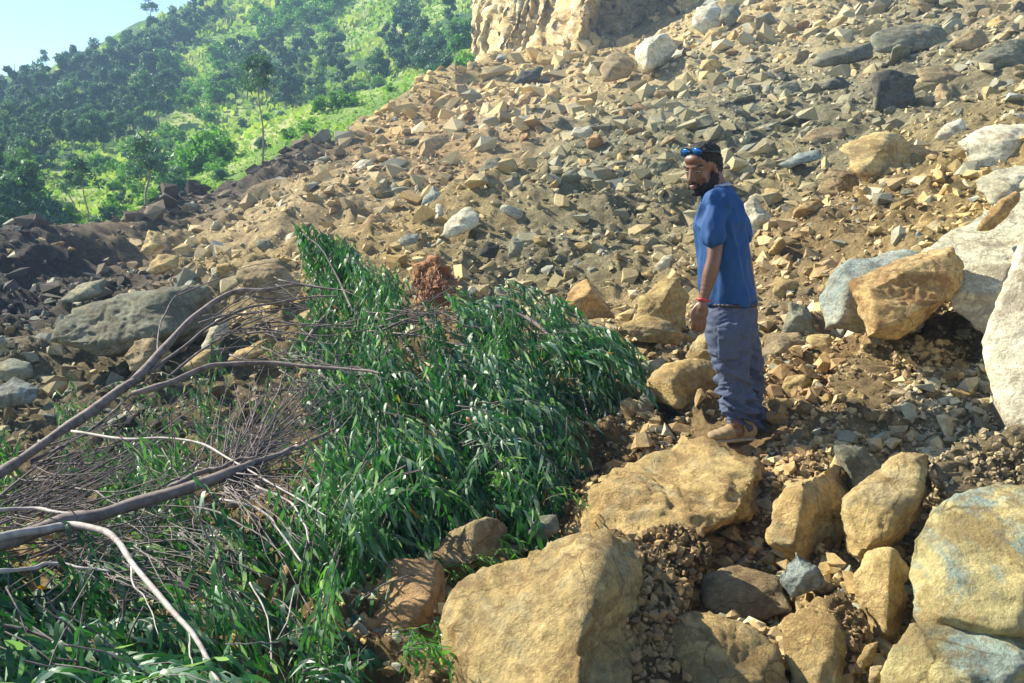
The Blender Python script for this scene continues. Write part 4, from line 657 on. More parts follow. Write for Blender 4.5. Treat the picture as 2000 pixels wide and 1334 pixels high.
def sprays(poly, nspray, direc, seed, ln=(.42, .75), leafs=(15, 25), lsz=(.085, .14), behind=.35, droop=.9, tint=(0, .7), up=.35, spread=.36, clump=.40):
    r = np.random.default_rng(seed); pa = np.array(poly, float); u = r.uniform(pa[:, 0].min(), pa[:, 0].max(), nspray * 4); v = r.uniform(pa[:, 1].min(), pa[:, 1].max(), nspray * 4); k = polyin(u, v, poly); u, v = u[k][:nspray], v[k][:nspray]
    n_ = len(u); cn = vnoise(np.stack([u / 75, v / 60, 0 * u], -1), seed + 50); cn2 = vnoise(np.stack([u / 45, v / 45, 3 + 0 * u], -1), seed + 51); dep = BD(u, v) + r.random(n_) ** 1.3 * behind * 1.3 - .12 * r.random(n_) - clump * cn * 1.4 + clump * .4; o = P(u, v, dep); dd = np.array([direc[0], 0, -direc[1]], float); dd = dd / np.linalg.norm(dd)
    vd = (1 - 2.3 * np.abs(vnoise(np.stack([(u * .8 + v * .35) / 62, (v - u * .3) / 120, 5 + 0 * u], -1), 77))) if nspray > 100 else np.ones(n_); o = o + ray(u, v) * (np.clip(.35 - vd, 0, 1) * .35)[:, None]
    tw = []; LO, LX, LZ, LS, LTi = [], [], [], [], []; zz = np.array([0, 0, 1.0])
    for i in range(n_):
        if r.random() < (.06 if vd[i] > -.05 else .85): continue
        ca = cn2[i] * 1.35; d2 = np.array([dd[0] * math.cos(ca) - dd[2] * math.sin(ca), 0, dd[0] * math.sin(ca) + dd[2] * math.cos(ca)]); x = d2 + r.normal(0, spread, 3) * np.array([.8, .9, .8]); x[1] -= .35; x /= np.linalg.norm(x); L = r.uniform(*ln); m_ = int(r.integers(*leafs)); t = np.linspace(0, 1, 7)[:, None]; st = o[i] - x * L * .45; crv = st + x * L * t + np.array([0, 0, -1]) * droop * L * .62 * t ** 2 + zz * up * L * t * (1 - t)
        tw.append((crv, L)); tg = np.gradient(crv, axis=0); s_ = np.linspace(.12, 1, m_) * 6; a = np.minimum(s_.astype(int), 5); f = (s_ - a)[:, None]; pp = crv[a] * (1 - f) + crv[a + 1] * f; g = tg[np.minimum(a + 1, 6)]; g = g / np.linalg.norm(g, axis=1, keepdims=True); side = np.cross(g, zz); side /= np.linalg.norm(side, axis=1, keepdims=True) + 1e-9; side *= np.where(np.arange(m_) % 2, 1, -1)[:, None]
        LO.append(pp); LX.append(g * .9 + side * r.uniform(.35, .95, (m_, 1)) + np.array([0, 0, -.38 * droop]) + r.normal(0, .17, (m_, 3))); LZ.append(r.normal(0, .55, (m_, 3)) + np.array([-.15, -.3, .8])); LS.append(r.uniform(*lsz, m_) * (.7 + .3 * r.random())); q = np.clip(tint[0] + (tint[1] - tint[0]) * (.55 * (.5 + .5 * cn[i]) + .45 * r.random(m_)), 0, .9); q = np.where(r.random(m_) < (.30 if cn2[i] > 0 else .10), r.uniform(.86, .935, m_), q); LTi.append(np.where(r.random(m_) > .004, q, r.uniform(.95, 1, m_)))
    LO, LX, LZ = np.vstack(LO), np.vstack(LX), np.vstack(LZ); LS = np.concatenate(LS); LTi = np.concatenate(LTi); return LO, frame(LX, LZ), LS, LTi, tw
def twig_join(tw, w=.0035, sides=4, every=1):
    return joinm([tube(c[::1], np.linspace(w, w * .4, len(c)), sides, False) for c, L in tw[::every]])
LEAFP = []
for k in range(7):
    me = leaf_mesh(np.zeros((1, 3)), np.eye(3)[None], np.ones(1), np.array([[.08, .25, .45, .62, .80, .92, .975][k]]), 'leaf'); me.materials.append(M_LEAF); LEAFP.append(me)
def foliage(root, sets, nleafobj=200, twmat=None, every=2):
    O = np.vstack([s[0] for s in sets]); R = np.concatenate([s[1] for s in sets]); S = np.concatenate([s[2] for s in sets]); Ti = np.concatenate([s[3] for s in sets]); tw = sum([s[4] for s in sets], [])
    u, v, d = project(O); near = BD(u, v) - d + .5 * S / d + np.random.default_rng(3).random(len(O)) * .12; near = np.where((u > -20) & (u < 2020) & (v < 1360), near, -9); idx = np.argsort(-near)[:nleafobj]; keep = np.ones(len(O), bool); keep[idx] = False; base = np.array(root.location)
    me = leaf_mesh(O[keep] - base, R[keep], S[keep], Ti[keep]); o = put('foliage', me, M_LEAF, kind='stuff'); o.parent = root
    for i in idx:
        k = 6 if Ti[i] > .95 else 5 if Ti[i] > .86 else int(Ti[i] * 5.5); o = put('leaf', LEAFP[k]); o.parent = root; M = Matrix(R[i].tolist()).to_4x4(); o.rotation_euler = M.to_euler(); o.location = Vector(O[i] - base); s_ = S[i]; o.scale = (s_, s_, s_)
    V, T = twig_join(tw, every=every); o = put('twigs', mesh_tris('twigs', V - base, T), twmat or M_TWIG, kind='stuff'); o.parent = root
def branchpart(root, name, px, w0, w1, mat, off=.1, wob=.3, n=34):
    w0, w1 = w0 * .84, w1 * .8
    V, T = limb(px, w0, w1, off, n, 9, wob); me = mesh_tris(name, V - np.array(root.location), T); o = put(name, me, mat); o.parent = root; return o
def twigfan(root, specs, seed, mat=None, name='twigs', w=(1.5, .6)):
    """specs: (u0,v0, u1,v1, spread0, spread1, count, bend, off)"""
    r = np.random.default_rng(seed); parts = []
    for (u0, v0, u1, v1, s0, s1, cnt, bend, off) in specs:
        for _ in range(int(cnt * .95)):
            a = np.array([u0, v0]) + r.normal(0, s0, 2); b = np.array([u1, v1]) + r.normal(0, s1 * 1.5, 2); t = r.uniform(.35, 1.15); b = a + (b - a) * t; mid = (a + b) / 2 + np.array([-(b - a)[1], (b - a)[0]]) * (bend * .4 + r.normal(0, .05)); q1 = a * .72 + mid * .28 + r.normal(0, 5, 2)
            k = r.uniform(.6, 1.4); oo = off + r.uniform(-.1, .2); V, T = limb([a, (a + mid) / 2 + r.normal(0, 4, 2), mid, (mid + b) / 2 + r.normal(0, 6, 2), b], w[0] * 2 * k, w[1] * k, oo, 12, 4); parts.append((V, T))
            if r.random() < .5:
                c = (mid + b) / 2; e = c + (b - a) * .3 + r.normal(0, 22, 2); parts.append(limb([c, (c + e) / 2 + r.normal(0, 5, 2), e], w[0] * k, .6, oo, 8, 4))
    V, T = joinm(parts); o = put(name, mesh_tris(name, V - np.array(root.location), T), mat or M_TWIG, kind='stuff'); o.parent = root

def root_at(name, u, v, label, group=None): return empty(name, P(u, v, float(BD(u, v)) + .2), label, 'fallen tree', group)
# 1: the forked tree reaching up from the left edge
t1 = root_at('fallen_tree', 0, 920, 'bare forked fallen tree whose two long limbs sweep up from the left edge')
branchpart(t1, 'trunk', [(-220,1040),(-80,975),(20,915),(150,822),(265,742)], 34, 21, M_BARK, .25)
branchpart(t1, 'limb', [(262,744),(330,668),(390,615),(450,574),(520,562),(590,556),(650,566)], 19, 5, M_BARK, .25)
branchpart(t1, 'limb', [(258,768),(330,750),(420,712),(500,708),(620,714),(700,722),(745,730)], 15, 5, M_BARK, .3)
branchpart(t1, 'branch', [(290,728),(380,660),(450,616),(520,596),(600,580),(660,578)], 8, 3, M_TWIG, .2)
branchpart(t1, 'branch', [(308,700),(312,640),(335,590),(372,556)], 4, 2, M_TWIG, .2)
branchpart(t1, 'branch', [(420,655),(500,650),(580,665),(660,672)], 4, 2, M_TWIG, .2)
branchpart(t1, 'branch', [(60,900),(160,850),(260,770),(330,700)], 6, 3, M_TWIG, .15)
for k_, (a0, b0, a1, b1, bb) in enumerate([(-20,985,300,770,-12),(20,1000,390,790,10),(60,905,250,790,6),(330,735,540,610,-14),(120,960,330,850,8),(400,640,600,605,-10)]):
    branchpart(t1, 'branch', [(a0,b0),((a0*2+a1)/3,(b0*2+b1)/3+bb),((a0+a1*2)/3,(b0+b1*2)/3+bb),(a1,b1)], 6, 2.5, M_TWIG, .12)
twigfan(t1, [(400,625,640,545,30,28,13,-.12,.15),(520,575,680,600,20,30,8,.05,.15),(60,960,330,770,50,40,40,.06,.0),(0,1000,260,850,30,50,34,.08,-.1),(480,650,690,640,40,40,16,.1,.1),(560,710,720,740,30,30,14,.1,.1)], 21)
foliage(t1, [sprays([(130,760),(400,690),(560,680),(600,860),(420,880),(350,960),(100,900)], 130, (.6, .5), 31, behind=.6, tint=(.2, .85), lsz=(.06, .10)), sprays([(-40,870),(40,890),(40,950),(-40,960)], 12, (1, .3), 32, tint=(.3, .8))], 60)
# 2: the thick dark limb
t2 = root_at('fallen_tree', 0, 1060, 'thick dark fallen limb with a spray of bare twigs, low on the left')
branchpart(t2, 'trunk', [(-200,1120),(-60,1078),(40,1050),(130,1020),(220,996),(320,968),(430,930),(492,906)], 46, 24, M_BARK, .3, .2)
branchpart(t2, 'limb', [(485,908),(560,880),(610,860),(655,838)], 16, 6, M_BARK, .25)
branchpart(t2, 'limb', [(330,952),(390,925),(450,902),(500,893)], 14, 8, M_BARK, .3)
branchpart(t2, 'limb', [(-60,1000),(60,996),(130,1003),(200,1000)], 11, 6, M_PALE, .25)
branchpart(t2, 'branch', [(140,842),(240,856),(330,858),(400,872),(470,908),(540,950),(600,985),(640,1010)], 7, 3, M_PALE, .3)
branchpart(t2, 'branch', [(430,975),(500,992),(545,1035),(590,1100)], 8, 4, M_PALE, .2)
branchpart(t2, 'branch', [(500,950),(560,975),(590,1015),(604,1062)], 7, 4, M_PALE, .25)
branchpart(t2, 'branch', [(480,905),(520,840),(560,790),(610,740)], 5, 2, M_TWIG, .2)
branchpart(t2, 'branch', [(480,905),(560,830),(640,770),(700,740)], 5, 2, M_TWIG, .2)
for k_, (a0, b0, a1, b1, bb) in enumerate([(450,925,600,770,8),(430,930,680,800,12),(300,975,520,880,6),(470,915,560,720,5),(-20,1030,260,900,8),(60,1090,330,1000,-8),(460,935,620,990,-14),(380,990,560,1090,-16)]):
    branchpart(t2, 'branch', [(a0,b0),((a0*2+a1)/3,(b0*2+b1)/3+bb),((a0+a1*2)/3,(b0+b1*2)/3+bb),(a1,b1)], 6, 2.5, M_TWIG, .22)
twigfan(t2, [(470,915,640,750,18,50,70,-.04,.12),(440,930,560,760,25,40,44,-.05,.1),(350,960,520,850,40,40,34,-.05,.1),(100,1050,350,930,60,40,50,.03,.05),(450,940,640,1010,15,50,56,-.22,.15),(60,1080,300,1010,50,30,36,-.05,.05),(0,1020,230,930,20,30,30,.0,.1),(300,1040,480,1110,50,40,28,-.1,.1),(240,1110,460,1190,30,50,30,-.12,.08)], 22)
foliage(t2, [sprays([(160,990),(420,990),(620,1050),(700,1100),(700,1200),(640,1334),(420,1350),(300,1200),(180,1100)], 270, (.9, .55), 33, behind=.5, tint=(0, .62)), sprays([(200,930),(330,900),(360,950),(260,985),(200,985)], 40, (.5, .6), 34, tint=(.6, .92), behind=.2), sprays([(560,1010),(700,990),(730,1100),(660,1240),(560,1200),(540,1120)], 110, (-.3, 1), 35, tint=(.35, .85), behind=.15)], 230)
# 3: bleached bent limb
t3 = root_at('bare_branch', 130, 1030, 'bleached whitish bent branch curving down to the bottom edge'); t3['category'] = 'branch'
branchpart(t3, 'limb', [(-120,1075),(0,1052),(70,1036),(140,1022),(190,1030),(232,1062),(270,1112),(330,1182),(378,1245),(440,1360)], 22, 11, M_PALE, .42, .15, 34)
branchpart(t3, 'branch', [(255,1095),(262,1140),(290,1180),(310,1240)], 5, 2, M_PALE, .4)
branchpart(t3, 'branch', [(370,1235),(374,1290),(385,1350)], 5, 2, M_PALE, .4)
t3b = root_at('bare_branch', 60, 1110, 'short pale branch lying level at the left edge below the dark limb'); t3b['category'] = 'branch'
branchpart(t3b, 'limb', [(-80,1116),(20,1112),(90,1104),(150,1108),(215,1116)], 12, 5, M_PALE, .35)
t3c = root_at('bare_branch', 500, 1160, 'thin dark arching stick above the dark hollow at the bottom'); t3c['category'] = 'branch'
branchpart(t3c, 'limb', [(488,1138),(512,1180),(526,1230),(530,1300)], 5, 3, M_PALE, .25)
branchpart(t3c, 'branch', [(575,1150),(560,1210),(540,1250)], 4, 2, M_PALE, .25)
branchpart(t3c, 'branch', [(440,1258),(490,1256),(545,1254)], 3, 2, M_PALE, .25)
# 4: leafy crown left
t4 = root_at('fallen_tree', 640, 560, 'leafy top of a fallen tree, its tip pointing up left of the root ball')
branchpart(t4, 'limb', [(560,720),(620,640),(680,600),(760,640),(850,760),(900,880)], 12, 4, M_BARK, -.55)
branchpart(t4, 'branch', [(690,610),(660,540),(630,490),(592,456)], 6, 2, M_TWIG, .02)
foliage(t4, [sprays([(578,448),(610,455),(690,490),(700,520),(640,515),(600,490)], 60, (.9, .35), 41, behind=.1, tint=(.4, .9), ln=(.25,.45)),
  sprays([(640,520),(700,495),(790,560),(870,640),(880,720),(800,760),(680,740),(590,680),(600,620)], 260, (.85, .75), 42, behind=.5, tint=(.1, .85)),
  sprays([(590,700),(700,690),(880,720),(935,800),(940,900),(900,960),(780,940),(650,880),(600,800)], 380, (.75, .85), 43, behind=.5, tint=(.05, .75)),
  sprays([(640,880),(790,930),(900,950),(880,1040),(770,1090),(700,1070),(650,980)], 260, (.9, .6), 44, behind=.4, tint=(.05, .7)),
  sprays([(620,900),(700,880),(740,1000),(690,1040),(640,980)], 60, (-.35, 1), 45, behind=.1, tint=(.3, .8))], 280)
# 5: leafy crown right
t5 = root_at('fallen_tree', 1000, 620, 'dense dark leafy tree top lying nearest the man, right of the root ball')
branchpart(t5, 'limb', [(900,600),(980,600),(1060,640),(1120,720),(1150,820)], 12, 4, M_BARK, -.55)
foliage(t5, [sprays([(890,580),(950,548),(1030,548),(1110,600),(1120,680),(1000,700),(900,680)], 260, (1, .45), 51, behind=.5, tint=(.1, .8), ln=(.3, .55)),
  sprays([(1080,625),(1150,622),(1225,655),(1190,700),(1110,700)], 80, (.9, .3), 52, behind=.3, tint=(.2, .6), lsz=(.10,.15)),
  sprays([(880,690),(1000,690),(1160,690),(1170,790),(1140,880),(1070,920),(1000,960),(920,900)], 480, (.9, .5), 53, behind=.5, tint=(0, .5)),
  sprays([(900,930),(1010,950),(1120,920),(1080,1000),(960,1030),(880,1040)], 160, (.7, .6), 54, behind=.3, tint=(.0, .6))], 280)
twigfan(t5, [(760,640,980,620,30,30,22,-.1,.0)], 24)
# 6: near leaves in the bottom left corner
t6 = root_at('fallen_branch', 100, 1250, 'dark leafy branch with large leaves filling the bottom left corner'); t6['category'] = 'branch'
branchpart(t6, 'limb', [(-120,1200),(40,1230),(180,1280),(320,1340)], 9, 4, M_TWIG, .0)
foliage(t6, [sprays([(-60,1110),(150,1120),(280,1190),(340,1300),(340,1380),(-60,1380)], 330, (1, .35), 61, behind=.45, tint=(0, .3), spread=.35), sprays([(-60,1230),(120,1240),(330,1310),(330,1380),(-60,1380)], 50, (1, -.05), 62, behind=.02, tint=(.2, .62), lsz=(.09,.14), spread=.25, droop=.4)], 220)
# small living weeds and leafy sprigs between the boulders
def sprig(px, label, n_, tint, direc, seed, lsz=(.04, .075), mat=None, name='sprig'):
    t = empty(name, P(px[0][0], px[0][1], float(BD(*px[0]))), label, 'plant'); s_ = sprays(px, n_, direc, seed, ln=(.1, .22), leafs=(6, 11), lsz=lsz, behind=.08, tint=tint, droop=.3, spread=.8, up=.6); base = np.array(t.location)
    me = leaf_mesh(s_[0] - base, s_[1], s_[2], s_[3]); o = put('foliage', me, mat or M_WEED, kind='stuff'); o.parent = t; V, T = twig_join(s_[4], .002); o = put('stems', mesh_tris('stems', V - base, T), M_TWIG, kind='stuff'); o.parent = t
sprig([(960,900),(1050,890),(1110,950),(1090,1010),(1000,1010),(950,960)], 'bright green weed catching the sun at the right end of the leaf heap', 70, (.2, 1), (.2, -.4), 71)
sprig([(870,1110),(950,1085),(990,1050),(1010,1080),(930,1130),(880,1150)], 'bright green leaves between the small grey boulder and the massive grooved one', 34, (.2, .9), (.6, .1), 72)
sprig([(760,1260),(840,1200),(880,1230),(860,1300),(790,1300)], 'leafy green sprig at the foot of the brownish pink boulder', 30, (0, .6), (.5, -.2), 73)
sprig([(1520,1068),(1536,1062),(1542,1085),(1528,1090)], 'tiny green sprig at the base of the tilted shaded block', 5, (.2, .7), (.1, -.5), 74, lsz=(.02, .035))
sprig([(560,1270),(700,1180),(700,1334),(600,1334)], 'pale green drooping sprig at the bottom beside the brownish pink boulder', 60, (0, .4), (.3, .8), 75, lsz=(.06, .1), mat=M_LEAF)

# uprooted root ball behind the leaf heap
rb = empty('root_ball', P(850, 600, 8.6), 'torn reddish brown root ball sticking up behind the leaf heap', 'root ball'); base = np.array(rb.location)
pts = [P(u, v, d) for u, v, d in [(800,540,8.7),(812,512,8.7),(850,505,8.6),(885,520,8.7),(892,580,8.7),(870,608,8.5),(825,605,8.5),(840,560,8.3),(870,560,8.3),(840,550,9.1)]]
Vv, Tt = rock_shape(pts, 5, 77, 3.5, 30); Vv = Vv + np.stack([.05 * vnoise(Vv * 9, 3), .05 * vnoise(Vv * 9, 4), .07 * vnoise(Vv * 7, 5)], -1); o = put('soil_core', mesh_tris('soil_core', Vv - base, Tt), plain('root_soil', (.30, .14, .065), .95, 0, .6, 14, 1, .05)); o.parent = rb
r = np.random.default_rng(9); parts = []
for k in range(36):
    a = r.uniform(0, 6.28); c0 = P(848 + 38 * math.cos(a) * r.random(), 545 + 38 * math.sin(a) * r.random(), 8.35); e = c0 + np.array([r.normal(0, .10), r.normal(-.06, .05), r.normal(-.26, .16)]); parts.append(tube(spline([c0, (c0 + e) / 2 + r.normal(0, .03, 3) + np.array([0, -.04, .02]), e], 6), np.linspace(.006, .002, 6), 4))
V, T = joinm(parts); o = put('roots', mesh_tris('roots', V - base, T), M_ROOT, kind='stuff'); o.parent = rb
# ------------------------------------------------------------------ the man
Y0 = float(P(1440, 866, 5.3)[1]); PXM = 5.3 / KF
def J(u, v, y=0.0): return PYs(float(u), float(v), Y0 + y)
class Body:
    def __init__(s): s.V = []; s.T = []; s.o = 0
    def add(s, V, T): s.V.append(V); s.T.append(T + s.o); s.o += len(V)
    def ell(s, c, r, R=None, sub=3):
        d, t = ico(sub); v = d * np.asarray(r); v = v @ (np.asarray(R).T if R is not None else np.eye(3)); s.add(v + np.asarray(c), t)
    def limb(s, pts, rad, flat=None, n=18):
        p = spline(pts, n); r = np.interp(np.linspace(0, 1, n), np.linspace(0, 1, len(rad)), rad)
        for i in range(n): s.ell(p[i], (r[i],) * 3, None, 2)
    def loft(s, rings, seg=28, n=26):
        """rings: (centre, half width along a, half width along b, angle of a)"""
        C_ = spline([q[0] for q in rings], n); t0 = np.linspace(0, 1, len(rings)); t = np.linspace(0, 1, n); A = np.interp(t, t0, [q[1] for q in rings]); B = np.interp(t, t0, [q[2] for q in rings]); an = np.interp(t, t0, [q[3] for q in rings]); th = np.linspace(0, 2 * math.pi, seg, endpoint=False); V = []
        for i in range(n):
            ca, sa = math.cos(an[i]), math.sin(an[i]); x = A[i] * np.cos(th); y = B[i] * np.sin(th); V.append(np.stack([C_[i][0] + x * ca - y * sa, C_[i][1] + x * sa + y * ca, np.full(seg, C_[i][2])], 1))
        V = np.vstack(V + [C_[0][None], C_[-1][None]]); T = []; 
        for i in range(n - 1):
            for j in range(seg): k = (j + 1) % seg; a, b, c, d = i * seg + j, i * seg + k, (i + 1) * seg + j, (i + 1) * seg + k; T += [(a, c, b), (b, c, d)]
        e = n * seg
        for j in range(seg): k = (j + 1) % seg; T += [(e, j, k), (e + 1, (n - 1) * seg + k, (n - 1) * seg + j)]
        s.add(V, np.array(T))
    def build(s, name, vox, smooth=3, disp=None):
        me = mesh_tris('tmp', np.vstack(s.V), np.vstack(s.T)); o = bpy.data.objects.new('tmp', me); COL.objects.link(o); m = o.modifiers.new('r', 'REMESH'); m.mode = 'VOXEL'; m.voxel_size = vox; dg = bpy.context.evaluated_depsgraph_get(); me2 = bpy.data.meshes.new_from_object(o.evaluated_get(dg)); bpy.data.objects.remove(o)
        nv = len(me2.vertices); V = np.empty(nv * 3, np.float32); me2.vertices.foreach_get('co', V); V = V.reshape(-1, 3).astype(float); ne = len(me2.edges); E = np.empty(ne * 2, np.int32); me2.edges.foreach_get('vertices', E); E = E.reshape(-1, 2)
        deg = np.bincount(E.ravel(), minlength=nv)[:, None] + 1e-9
        for _ in range(smooth):
            A = np.zeros_like(V)
            for k in range(3): A[:, k] = np.bincount(E[:, 0], V[E[:, 1], k], nv) + np.bincount(E[:, 1], V[E[:, 0], k], nv)
            V = V * .45 + A / deg * .55
        if disp is not None:
            me2.vertices.foreach_set('co', V.astype(np.float32).ravel()); me2.update(); nr = np.empty(nv * 3, np.float32); me2.vertices.foreach_get('normal', nr); V = V + nr.reshape(-1, 3) * disp(V)[:, None]
        me2.vertices.foreach_set('co', V.astype(np.float32).ravel()); me2.polygons.foreach_set('use_smooth', np.ones(len(me2.polygons), bool)); me2.update(); me2.name = name; return me2
def attach(name, me, mat, root, label=None):
    me.materials.append(mat); local(me, root.location); o = put(name, me); o.parent = root
    if label: o['label'] = label
    return o
M_SKIN = plain('brown_skin', (.135, .062, .038), .42, 0, .12, 40, .15, .002); M_SHIRT = plain('blue_cotton', (.001, .048, .175), .8, 0, .12, 90, .2, .002)
M_TROU = plain('slate_blue_cotton', (.052, .070, .125), .85, 0, .15, 60, .25, .003); M_SHOE = plain('dusty_tan_suede', (.27, .19, .10), .85, 0, .25, 40, .4, .003); M_HAIR = plain('black_curly_hair', (.012, .010, .010), .8, 0, .5, 220, 1.0, .006)
M_LENS = plain('blue_mirror_lens', (.02, .13, .42), .08, .7, .05, 3, 0, 0); M_RIM = plain('black_plastic', (.012, .013, .02), .35); M_RED = plain('red_bead_band', (.35, .03, .03), .5); M_NAIL = plain('pale_nail', (.30, .19, .15), .35); M_EYE = plain('eye_white', (.25, .21, .18), .25); M_PUP = plain('dark_iris', (.01, .008, .006), .15); M_LIP = plain('lip', (.26, .11, .09), .4); M_COL = plain('grey_collar_trim', (.30, .33, .42), .8); M_SOLE = plain('pale_rubber_sole', (.33, .28, .22), .8)
man = empty('person', J(1442, 866), 'bearded man in blue T-shirt, grey-blue trousers and tan boots standing on the long boulder', 'person')
# --- body, one surface
B = Body()
nk = J(1400, 362, .01); ch = J(1408, 430, 0)
B.limb([J(1425, 640, 0), J(1420, 560, 0), J(1410, 470, 0), J(1406, 405, 0)], [.10, .105, .115, .09])
B.limb([J(1404, 392, .0), nk, J(1388, 342, 0)], [.065, .058, .060], n=8)
SL, EL, WL_ = J(1399, 404, -.140), J(1394, 505, -.215), J(1373, 590, -.225); SR, ER, WR = J(1422, 402, .150), J(1455, 500, .20), J(1470, 575, .13)
B.limb([SL, (SL + EL) / 2 + np.array([.004, 0, 0]), EL, EL * .62 + WL_ * .38, WL_], [.045, .048, .043, .045, .027], n=26); B.limb([SR, (SR + ER) / 2, ER, WR], [.045, .046, .040, .028], n=22)
B.limb([J(1402, 402, -.13), J(1404, 400, -.06), J(1412, 402, .12)], [.045, .055, .045], n=10)
for s_, (hu, ku, au) in ((-1, (1418, 1427, 1442)), (1, (1442, 1455, 1470))):
    yy = -.09 if s_ < 0 else .10; B.limb([J(hu, 640, yy), J(ku, 740, yy), J(au, 842, yy)], [.075, .055, .04], n=14)
# head
Hc = J(1372, 329, -.01); yaw = math.radians(38); f0 = np.array([-math.cos(yaw), -math.sin(yaw), 0]); pit = math.radians(-17); up0 = np.array([0, 0, 1.0]); lf = np.cross(up0, f0); F = f0 * math.cos(pit) + up0 * math.sin(pit); U = np.cross(F, lf); HR = np.stack([F, lf, U], 1)
def H(x, y, z, k=1.16): return Hc + HR @ (np.array([x, y, z]) * k)
def hel(b, c, r, k=1.16, sub=3): b.ell(H(*c), np.array(r) * k, HR, sub)
hel(B, (-.012, 0, .030), (.094, .075, .086)); hel(B, (.030, 0, -.020), (.058, .058, .070)); hel(B, (.040, 0, -.070), (.042, .044, .034)); hel(B, (.058, 0, -.088), (.022, .024, .018))
hel(B, (.066, 0, .028), (.020, .050, .010)); hel(B, (.056, 0, .058), (.030, .052, .030))
for sg in (-1, 1):
    hel(B, (.062, sg * .034, .014), (.018, .018, .008)); hel(B, (.060, sg * .034, -.010), (.018, .018, .012)); hel(B, (.052, sg * .036, -.028), (.022, .020, .018)); hel(B, (-.006, sg * .074, -.004), (.016, .008, .030)); hel(B, (.090, sg * .013, -.036), (.012, .010, .009)); hel(B, (.010, sg * .052, -.055), (.045, .016, .026))
for k in range(6): t = k / 5; hel(B, (.078 + .022 * t, 0, .014 - .046 * t), (.012, .0105 + .004 * t, .011))
hel(B, (.084, 0, -.060), (.013, .024, .007)); hel(B, (.081, 0, -.073), (.013, .021, .008))
B.limb([H(-.04, 0, -.03), H(-.035, 0, -.09), nk], [.058, .056, .058], n=8)
# near hand: palm, four curled fingers, thumb
hx = J(1366, 628, -.235) - WL_; hx /= np.linalg.norm(hx); side = np.array([-1, .25, 0]); side -= hx * side.dot(hx); side /= np.linalg.norm(side); pn = np.cross(hx, side)   # side: towards the thumb / front
palm = WL_ + hx * .055
B.ell(palm, (.050, .043, .017), np.stack([hx, side, pn], 1)); B.limb([WL_, WL_ + hx * .03], [.028, .03], n=4)
FT = []
for i, (off, L) in enumerate([(.032, .078), (.011, .088), (-.010, .082), (-.030, .066)]):
    k0 = palm + hx * .038 + side * off; curl = -pn if pn[1] > 0 else pn
    curl = np.array([0, 1.0, 0]) * .0 - pn * np.sign(pn[1]) * -1
    k1 = k0 + hx * L * .45 + side * off * .10 + curl * .006; k2 = k1 + hx * L * .32 + curl * .013; k3 = k2 + hx * L * .22 + curl * .018; B.limb([k0, k1, k2, k3], [.0098, .0092, .0085, .0072], n=14); FT.append((k3, hx))
k0 = WL_ + hx * .02 + side * .024; k1 = k0 + hx * .035 + side * .020 - pn * np.sign(pn[1]) * .0; k2 = k1 + hx * .028 + side * .004; k3 = k2 + hx * .020 - side * .004; B.limb([k0, k1, k2, k3], [.015, .012, .0105, .009], n=12)
# far hand tucked behind the hip
B.ell(WR + np.array([.0, -.02, -.05]), (.03, .02, .05)); 
for i in range(4): a = WR + np.array([.02 - .016 * i, -.03, -.09]); B.limb([a, a + np.array([0, -.01, -.035]), a + np.array([-.005, -.025, -.06])], [.0095, .009, .007], n=8)
a = WR + np.array([-.025, -.02, -.04]); B.limb([a, a + np.array([-.02, -.01, -.03]), a + np.array([-.02, -.015, -.055])], [.012, .011, .009], n=7)
attach('body', B.build('body', .0052, 3), M_SKIN, man)
# --- shirt
S = Body(); ya = math.radians(72)
S.loft([(J(1423, 594, 0), .152, .175, 0), (J(1419, 560, 0), .148, .178, 0), (J(1412, 500, 0), .140, .180, 0), (J(1407, 440, 0), .142, .185, 0), (J(1407, 405, 0), .128, .175, 0), (J(1407, 382, 0), .098, .13, 0), (J(1402, 368, 0), .070, .078, 0)], 40, 30)
S.limb([J(1406, 392, -.05), J(1402, 396, -.15)], [.075, .078], n=6); S.limb([J(1404, 396, -.12), J(1398, 420, -.185), J(1395, 446, -.205), J(1394, 462, -.212)], [.068, .066, .061, .061], n=14); S.limb([J(1418, 393, .13), J(1435, 430, .185), J(1446, 460, .20)], [.072, .075, .066], n=12)
def shirt_fold(V):
    q = (V - np.array(man.location)); z = q[:, 2]; a = vnoise(np.stack([q[:, 0] * 13 + q[:, 2] * 4, q[:, 1] * 13, q[:, 2] * 5], -1), 5); b = vnoise(np.stack([q[:, 0] * 30, q[:, 1] * 30, q[:, 2] * 14], -1), 6); return .013 * (1 - 2.4 * np.abs(a)) + .006 * b
attach('shirt', S.build('shirt', .006, 3, shirt_fold), M_SHIRT, man)
C2 = Body(); 
for k in range(26):
    a = k / 26 * 2 * math.pi; C2.ell(J(1399, 366, 0) + np.array([math.cos(a) * .070, math.sin(a) * .074, .012 * math.cos(a) + .006]), (.012, .012, .012), None, 2)
attach('collar', C2.build('collar', .004, 2), M_COL, man, 'greyish collar band')
# small pale print between the shoulders
pv, pt = ico(2); bp = J(1440, 392, -.06)
Bp = Body(); 
for k in range(5): Bp.ell(J(1434 + k * 1.6, 384 + k * 5, -.085 + .004 * k), (.008, .014, .009), None, 2)
attach('back_print', Bp.build('back_print', .0035, 1), M_COL, man, 'small pale mark on the upper back of the shirt')
